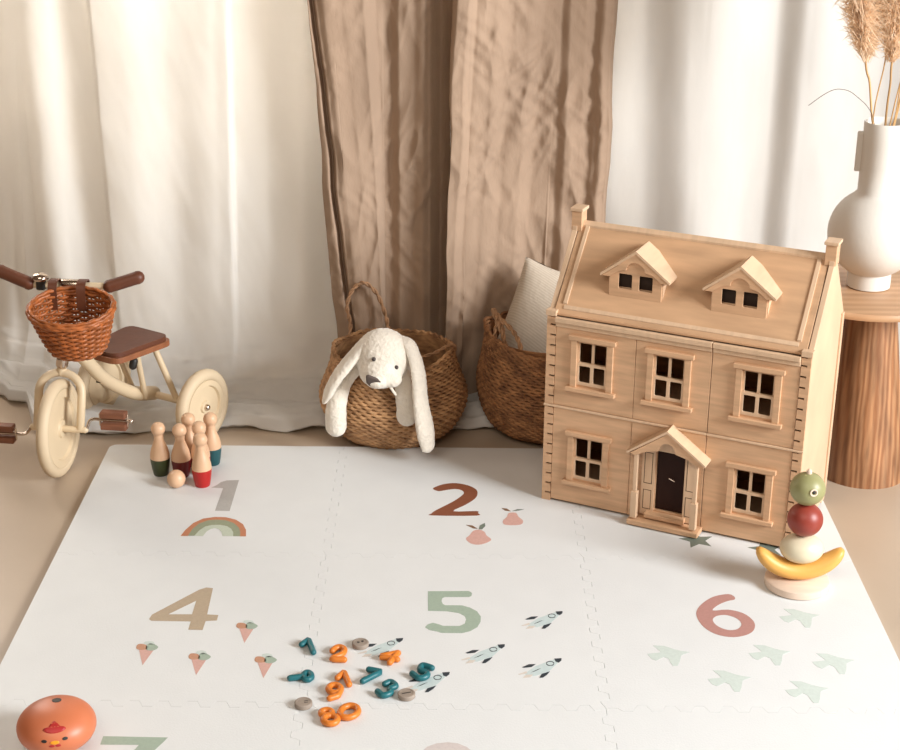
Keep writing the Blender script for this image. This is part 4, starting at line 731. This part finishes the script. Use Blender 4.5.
# rear axle and frame
ZF = Vector((0, 0, 1))
b = B().rtube([RR+AX*.02, RL-AX*.02], .010, 14)
obj('rear_axle', b, 'cream_paint', trike, smooth=60, world=True)
D1 = Vector((-.532, -.847, 0))
HT = Vector((-.962, 3.648, .300))   # head tube foot
HB = Vector((-.952, 3.668, .352))
b = B().rtube(smooth_path([HT+Vector((0, 0, .015)), HT+Vector((.02, .035, -.012)), RM-D1*-.17+ZF*.100, RM+D1*.07+ZF*.026, RM], 5), .0175, 18)
main = obj('main_tube', b, 'cream_paint', trike, smooth=60, world=True)
b = B().rtube([RM+D1*.05+ZF*.018, RM-D1*.005], .0195, 16); obj('tube_collar', b, 'cream_paint', main, smooth=60, world=True)
SC = RM+D1*.085+ZF*.165    # seat centre
sr = []
for s in (-1, 1):
    b = B().rtube([SC-D1*.055+AX*(s*.045)-ZF*.012, RM+AX*(s*.085)-D1*.0], .0085, 12)
    st = obj('seat_stay', b, 'cream_paint', trike, smooth=60, world=True)
    b = B().rtube([SC+D1*.0+AX*(s*.035)-ZF*.012, RM+D1*.045+AX*(s*.018)+ZF*.01], .008, 12)
    obj('seat_strut', b, 'cream_paint', trike, smooth=60, world=True)
b = B().rtube([SC+D1*.010+AX*-.034-ZF*.034, SC+D1*.014+AX*-.033-ZF*.046], .0105, 12); obj('strut_clamp', b, 'black', trike, smooth=60, world=True)
b = B().box(-.006, .006, -.006, .006, -.008, .008, Matrix.Translation(RM+D1*.19+ZF*.105)); obj('frame_bumper', b, 'black', trike, world=True, bevel=.002)
def seat_outline(L, W0, W1, r=.03, n=6):
    # rounded trapezoid: front narrow (y<0), rear wide
    P = [(-W0, -L), (W0, -L), (W1, L), (-W1, L)]; out = []
    for i in range(4):
        p = Vector((*P[i], 0)); a = Vector((*P[i-1], 0)); c = Vector((*P[(i+1) % 4], 0))
        d0 = (a-p).normalized(); d1 = (c-p).normalized()
        s, e = p+d0*r, p+d1*r
        for k in range(n+1):
            t = k/n; q = s*(1-t)**2+p*2*t*(1-t)+e*t*t; out.append((q.x, q.y))
    return out
sm = Matrix((Vector((-D1.y, D1.x, 0)), -D1, ZF)).transposed().to_4x4(); sm.translation = SC
b = B().plate([seat_outline(.098, .060, .078)], -.012, .003, 'xy', sm)
seat = obj('seat', b, 'seat_wood', trike, world=True, bevel=.005)
b = B().plate([seat_outline(.092, .054, .072)], .002, .015, 'xy', sm)
obj('seat_pad', b, 'leather', seat, world=True, bevel=.006, label='dark brown leather pad')
# fork
w2 = .056; arch = []
top = Vector((-.974, 3.652, .262)); c0 = FC
ups = (top-c0); ups = ups - A2*ups.dot(A2)
L_ = [c0+A2*w2, c0+A2*w2+ups*.55]
for a in range(0, 181, 15): L_.append(c0+ups*.62+A2*(w2*cos(radians(a)))+ups.normalized()*(.050*sin(radians(a))))
L_ += [c0-A2*w2+ups*.55, c0-A2*w2]
b = B().tube(L_, .0105, 14, caps=.6)
fork = obj('fork', b, 'cream_paint', trike, smooth=60, world=True)
ft = c0+ups*.62+ups.normalized()*.050
BARC = Vector((-.942, 3.635, .492))
b = B().rtube([ft, ft.lerp(BARC, .5), BARC+Vector((0, 0, -.01))], .0115, 14); obj('steering_stem', b, 'cream_paint', trike, smooth=60, world=True)
b = B().rtube([ft.lerp(BARC, .10), ft.lerp(BARC, .16)], .0155, 16); obj('headset_ring', b, 'chrome', trike, smooth=60, world=True)
# cranks and pedals
def crank(sg, dz, fx, parent):
    p = [c0+A2*(sg*.02), c0+A2*(sg*.066), c0+A2*(sg*.074)+ZF*dz*.35+H2*fx*.35, c0+A2*(sg*.078)+ZF*dz*.8+H2*fx*.8, c0+A2*(sg*.088)+ZF*dz+H2*fx, c0+A2*(sg*.102)+ZF*dz+H2*fx]
    b = B().tube(smooth_path(p, 5), .0042, 10)
    cr = obj('crank', b, 'chrome', parent, smooth=60, world=True)
    e = c0+A2*(sg*.102)+ZF*dz+H2*fx
    b = B().rtube([e, e+A2*(sg*.080)], .004, 10)
    for q in (.003, .074): b.rtube([e+A2*(sg*q)-ZF*.014, e+A2*(sg*q)+ZF*.014], .003, 8)
    b.ball(tuple(e+A2*(sg*.083)), .0065, 14, 8)
    pdl = obj('pedal', b, 'chrome', parent, smooth=60, world=True)
    for s in (-1, 1):
        m_ = Matrix((A2, H2, ZF)).transposed().to_4x4(); m_.translation = e+A2*(sg*.039)
        obj('pedal_block', B().box(-.033, .033, -.013, .013, s*.0155-.0085, s*.0155+.0085, m_), 'pedal_wood', pdl, world=True, bevel=.003)
crank(1, .026, -.012, trike); crank(-1, -.012, .022, trike)
b = B().rtube([c0-A2*.068, c0+A2*.068], .0085, 12); obj('front_axle', b, 'cream_paint', trike, smooth=60, world=True)
# handlebar
BA = Vector((.997, -.06, 0)).normalized()
bp = [BARC-BA*.168+ZF*.024+Vector((0, .012, 0)), BARC-BA*.112+ZF*.006, BARC-BA*.09, BARC, BARC+BA*.085, BARC+BA*.104+ZF*.003, BARC+BA*.158+ZF*.018+Vector((0, .012, 0))]
bp = smooth_path(bp, 5)
b = B().tube(bp, .0088, 14); bar = obj('handlebar', b, 'cream_paint', trike, smooth=60, world=True)
for q in ([bp[0]+(bp[0]-bp[2])*.35]+bp[:8], bp[-8:]+[bp[-1]+(bp[-1]-bp[-3])*.35]):
    b = B().rtube(q, [.0168]+[.0160]*(len(q)-2)+[.0168], 16, 3)
    obj('grip', b, 'leather', bar, smooth=60, world=True, label='brown leather grip')
b = B().rtube([BARC-BA*.016+ZF*.002, BARC+BA*.022+ZF*.002], .0135, 14); obj('stem_clamp', b, 'chrome', bar, smooth=60, world=True)
BL = BARC-BA*.072+ZF*.010+Vector((0, -.004, 0))
b = B().lathe([(.0125, -.020), (.0125, .004)], 18, Matrix.Translation(BL)); bell = obj('bell', b, 'black', bar, smooth=40, world=True)
b = B().lathe([(.019, .004), (.0205, .007), (.018, .0145), (.011, .0195), (.0001, .021)], 24, Matrix.Translation(BL)); obj('bell_dome', b, 'chrome', bell, smooth=60, world=True)
# wicker basket on the handlebar
BC = Vector((-.920, 3.535, .0)); RX, RY = .097, .076
wm = trike
def wrad(t):    # t 0 bottom .. 1 rim
    s = .66+.34*t**.8; return RX*s, RY*s
ZB, ZR = .362, .474
TILT = Matrix.Translation((BC.x, 3.575, ZR)) @ Matrix.Rotation(radians(17), 4, 'X') @ Matrix.Translation((-BC.x, -3.575, -ZR))
stakes = 26; rows = 15
def wp(a, t, off):
    rx, ry = wrad(t); return TILT @ Vector((BC.x+cos(a)*(rx+off), BC.y+sin(a)*(ry+off), ZB+(ZR-ZB)*t))
b = B()
for k in range(rows):
    t = (k+.4)/rows; n = stakes*4
    b.tube([wp(2*pi*j/n, t, .0034*cos(stakes*pi*j/n+pi*k)) for j in range(n)], .0040, 6, True)
bkt = obj('wicker_basket', b, 'wicker', trike, smooth=70, world=True, label='orange-brown wicker basket')
b = B()
for j in range(stakes):
    a = 2*pi*(j)/stakes; b.tube([wp(a, q/6, 0) for q in range(7)], .0026, 6)
obj('stake', b, 'wicker', bkt, smooth=70, world=True)
b = B()
for k, (dz, off) in enumerate(((.000, .004), (.006, .006), (.010, .001))):
    n = 90; b.tube([wp(2*pi*j/n, 1, off+.0012*sin(j*1.4+k*2))+ZF*(dz+.0012*cos(j*1.4+k*2)) for j in range(n)], .0046, 8, True)
obj('basket_rim', b, 'wicker', bkt, smooth=70, world=True)
rx, ry = wrad(0)
b = B()
for k in range(1, 9):
    s = k/8.3; n = 60; b.tube([TILT @ Vector((BC.x+cos(2*pi*j/n)*rx*s, BC.y+sin(2*pi*j/n)*ry*s, ZB+.001*sin(j*2.5+k*3))) for j in range(n)], .0048, 6, True)
obj('basket_base', b, 'wicker', bkt, smooth=70, world=True)
for dx in (-.036, .034):
    c = BARC+BA*dx
    P = [c+Vector((0, .008, -.028)), c+Vector((0, .013, 0)), c+Vector((0, .006, .013)), c+Vector((0, -.010, .017)), c+Vector((0, -.028, .017)), c+Vector((0, -.040, .004)), c+Vector((0, -.044, -.022)), c+Vector((0, -.044, -.048))]
    P = smooth_path(P, 5); b = B()
    for i, p in enumerate(P):
        d = (P[min(i+1, len(P)-1)]-P[max(i-1, 0)]).normalized(); nn = BA.cross(d).normalized()
        for s, q in ((-1, -1), (1, -1), (1, 1), (-1, 1)): b.v.append(tuple(p+BA*(s*.011)+nn*(q*.0014)))
    for i in range(len(P)-1):
        for j in range(4): b.f.append((4*i+j, 4*i+(j+1) % 4, 4*i+4+(j+1) % 4, 4*i+4+j))
    b.f += [(0, 1, 2, 3), tuple(4*(len(P)-1)+j for j in (3, 2, 1, 0))]
    obj('basket_strap', b, 'leather', bkt, world=True, label='brown leather strap')

# ------------------------------------------------------------ bowling pins and ball
def pin(x, y, colr, label):
    t = thing('bowling_pin', label, 'bowling pin', (x, y, TH+.0004), random.uniform(0, 6), 'small wooden bowling pins on the mat')
    pr = [(.0175, 0), (.0185, .0015), (.0215, .018), (.0240, .036), (.0246, .046)]
    obj('painted_base', B().lathe(pr, 32), colr, t, smooth=50)
    pr = [(.0246, .046), (.0240, .056), (.0210, .070), (.0160, .084), (.0125, .094), (.0115, .100), (.0125, .106)]
    for a in range(-50, 91, 14): pr.append((max(.0001, .0180*cos(radians(a))), .1235+.0180*sin(radians(a))))
    obj('body', B().lathe(pr, 32), 'pin_wood', t, smooth=60)
    return t
for x, y, colr, lb in ((-.741, 3.580, 'pin_green', 'wooden bowling pin with olive green base, leftmost of the group'),
                       (-.687, 3.572, 'pin_maroon', 'wooden bowling pin with dull red base, behind the wooden ball'),
                       (-.676, 3.640, 'pin_navy', 'wooden bowling pin with near-black base, at the back between two others'),
                       (-.627, 3.518, 'pin_red', 'wooden bowling pin with bright red base, nearest the front'),
                       (-.641, 3.588, 'pin_red', 'wooden bowling pin hidden mostly behind the front bright red one'),
                       (-.621, 3.645, 'pin_teal', 'wooden bowling pin with teal base, rightmost at the back')):
    pin(x, y, colr, lb)
b = B().ball((0, 0, .0228), .0228, 32, 18)
tag(obj('wooden_ball', b, 'pin_wood', loc=(-.689, 3.505, TH+.0004), smooth=180), 'small plain wooden ball in front of the bowling pins', 'ball')

# ------------------------------------------------------------ toy numbers
for lb, colr, strokes in NUMERALS:
    b = B(); c = strokes[0][0][0]
    ZZ = TH+.0068
    for pts, closed in strokes:
        P = [(x, y, ZZ) for x, y in pts]
        if closed: b.tube(smooth_path(P, 3, True), .0064, 12, True)
        elif len(P) > 3: b.rtube(smooth_path(P, 5), .0064, 12)
        else:
            Q = []
            for p, q in zip(P, P[1:]):
                p = Vector(p); q = Vector(q); Q += [p.lerp(q, .06 if Q else 0), p.lerp(q, .35), p.lerp(q, .65), p.lerp(q, .94)]
            Q.append(Vector(P[-1])); b.rtube(Q, .0064, 12)
    o = obj('toy_number', b, 'toy_'+colr, loc=(c[0], c[1], TH), smooth=60, world=True, weld=False)
    tag(o, lb, 'toy number', 'scattered toy numbers on the mat')
for (x, y), lb in zip(DISCS, ('grey button disc with two dark holes, farthest back among the toy numbers', 'grey disc with an engraved line, lying over the tail of a rocket', 'grey disc with small dark marks, at the left front of the toy numbers')):
    t = thing('toy_disc', lb, 'toy disc', (x-.002, y-.002, TH+.0002), .3, 'grey round toy discs')
    obj('disc', B().lathe([(.0155, 0), (.0172, .002), (.0172, .0085), (.0160, .0100), (.0130, .0103), (.0125, .0096)], 28), 'toy_grey', t, smooth=35)
    if 'engraved' in lb: d = B().box(-.009, .009, -.0012, .0012, .0094, .0100)
    elif 'two' in lb: d = B().lathe([(.0028, .0094), (.0028, .0101)], 12, Matrix.Translation((-.004, .001, 0))).lathe([(.0028, .0094), (.0028, .0101)], 12, Matrix.Translation((.005, .002, 0)))
    else: d = B().box(.002, .010, .001, .0026, .0094, .0100).box(.001, .008, -.004, -.0028, .0094, .0100)
    obj('dark_mark', d, 'black', t)

# ------------------------------------------------------------ stacked fruit toy
FX, FY = .753, 3.045
b = B().lathe([(.0655, 0), (.0700, .002), (.0710, .009), (.0700, .017), (.0670, .0195)], 48)
tag(obj('wooden_disc', b, 'toy_wood', loc=(FX-.002, FY, TH+.0004), smooth=40), 'round pale wooden base disc under the yellow banana', 'wooden base', 'balancing fruit toy')
ZD = TH+.020
b = B(); P = []; rr = []
for k in range(25):
    a = radians(-58+116*k/24); P.append((FX-.002+.108*sin(a), FY-.002, ZD+.1285-.108*cos(a))); rr.append(.0225*(max(.04, 1-(abs(a)/radians(60))**3.2))**.55)
b.tube(P, rr, 18, flat=(1.25, .92))
tag(obj('toy_banana', b, 'banana', loc=(FX, FY, ZD), smooth=60, world=True), 'yellow wooden crescent banana balanced on the base disc', 'toy banana', 'balancing fruit toy')
ZE = ZD+.0400
b = B().ball((0, 0, .0325), (.0480, .040, .0325), 36, 20)
tag(obj('toy_egg', b, 'egg_cream', loc=(FX+.001, FY, ZE), smooth=180), 'pale cream wooden oval fruit resting in the yellow banana', 'toy fruit', 'balancing fruit toy')
ZA = ZE+.0645
b = B().ball((0, 0, .0375), (.0385, .0385, .0375), 36, 20)
tag(obj('toy_fruit', b, 'apple_red', loc=(FX+.002, FY, ZA), smooth=180), 'dark red wooden ball fruit between the cream and green ones', 'toy fruit', 'balancing fruit toy')
ZG = ZA+.0745
ga = thing('toy_fruit', 'olive green wooden apple with a dark hole, topmost of the stack', 'toy fruit', (FX+.001, FY, ZG), 0, 'balancing fruit toy')
obj('body', B().ball((0, 0, .0365), (.0380, .0380, .0365), 36, 20), 'apple_green', ga, smooth=180)
mm = Matrix.Rotation(radians(8), 4, 'Z') @ Matrix.Translation((0, -.0335, .044)) @ Matrix.Rotation(radians(85), 4, 'X')
obj('stem_hole', B().lathe([(.0075, .001), (.0075, .0035), (.0085, .005), (.0060, .0052), (.0050, .0030), (.0001, .0025)], 20, mm), 'toy_wood', ga, smooth=40)
obj('hole_mark', B().ball((0, 0, .0035), (.0038, .0042, .0018), 14, 8, mm), 'black', ga, smooth=60)
obj('stem', B().lathe([(.006, .070), (.006, .078), (.0035, .082), (.0001, .083)], 18), 'toy_wood', ga, smooth=50)

# ------------------------------------------------------------ chick roller toy
CK = Vector((-.724, 2.425, TH+.0435)); RA, RZ = .0715, .0430
ck = thing('chick_toy', 'orange egg-shaped chick toy with a red comb, at the left front', 'toy chick', (CK.x, CK.y, TH))
b = B(); prof = []
for i in range(25):
    a = -pi/2+pi*i/24; r = cos(a); z = sin(a); prof.append((max(.0001, RA*(abs(r)**.92)), RZ*z))
b.lathe(prof, 56, Matrix.Translation(CK))
obj('body', b, 'chick', ck, smooth=180, world=True)
def on_chick(u, v):
    u = u*1.35+.20; v = (v-.62)*1.15+.56
    """u to the right, v up over the front; returns a point just proud of the shell"""
    d = Vector((sin(u)*cos(v), -cos(u)*cos(v), sin(v)))
    return Vector((CK.x+d.x*RA*1.004, CK.y+d.y*RA*1.004, CK.z+d.z*RZ*1.012))
def patch(name, outl, m, lb=None):
    outl = [tuple(p)[:2] for p in smooth_path([(x, y, 0) for x, y in outl], 2, True)]
    c = (sum(p[0] for p in outl)/len(outl), sum(p[1] for p in outl)/len(outl)); b = B(); n = len(outl); R_n = 4
    for k in range(R_n+1):
        for p in outl:
            q = (c[0]+(p[0]-c[0])*k/R_n, c[1]+(p[1]-c[1])*k/R_n); b.v.append(tuple(on_chick(*q)))
    for k in range(R_n):
        for i in range(n): j = (i+1) % n; b.f.append((k*n+i, k*n+j, (k+1)*n+j, (k+1)*n+i))
    o = obj(name, b, m, ck, smooth=180, world=True, label=lb)
    s = o.modifiers.new('paint_thickness', 'SOLIDIFY'); s.thickness = .0006; s.offset = 0
def circ(u, v, a, b_): return [(u+a*cos(t*pi/5), v+b_*sin(t*pi/5)) for t in range(10)]
patch('comb', [(-.27, .69), (-.23, .77), (-.15, .80), (-.10, .89), (0, .97), (.10, .89), (.15, .80), (.23, .77), (.27, .69), (.15, .63), (0, .61), (-.15, .63)], 'comb', 'red painted comb')
patch('eye', circ(-.20, .37, .055, .055), 'black', 'black painted eye'); patch('eye', circ(.20, .40, .055, .055), 'black', 'black painted eye')
patch('beak', circ(.0, .32, .085, .065), 'beak', 'orange painted beak')
patch('wattle', circ(-.055, .20, .05, .045), 'comb', 'red painted wattle'); patch('wattle', circ(.06, .20, .05, .045), 'comb', 'red painted wattle')
obj('vent_hole', B().lathe([(.0001, 0), (.0085, 0), (.0085, .0012), (.0001, .0012)], 20, Matrix.Translation((CK.x, CK.y+.016, CK.z+RZ*.962)) @ Matrix.Rotation(radians(-9), 4, 'X')), 'black', ck, smooth=40, world=True)
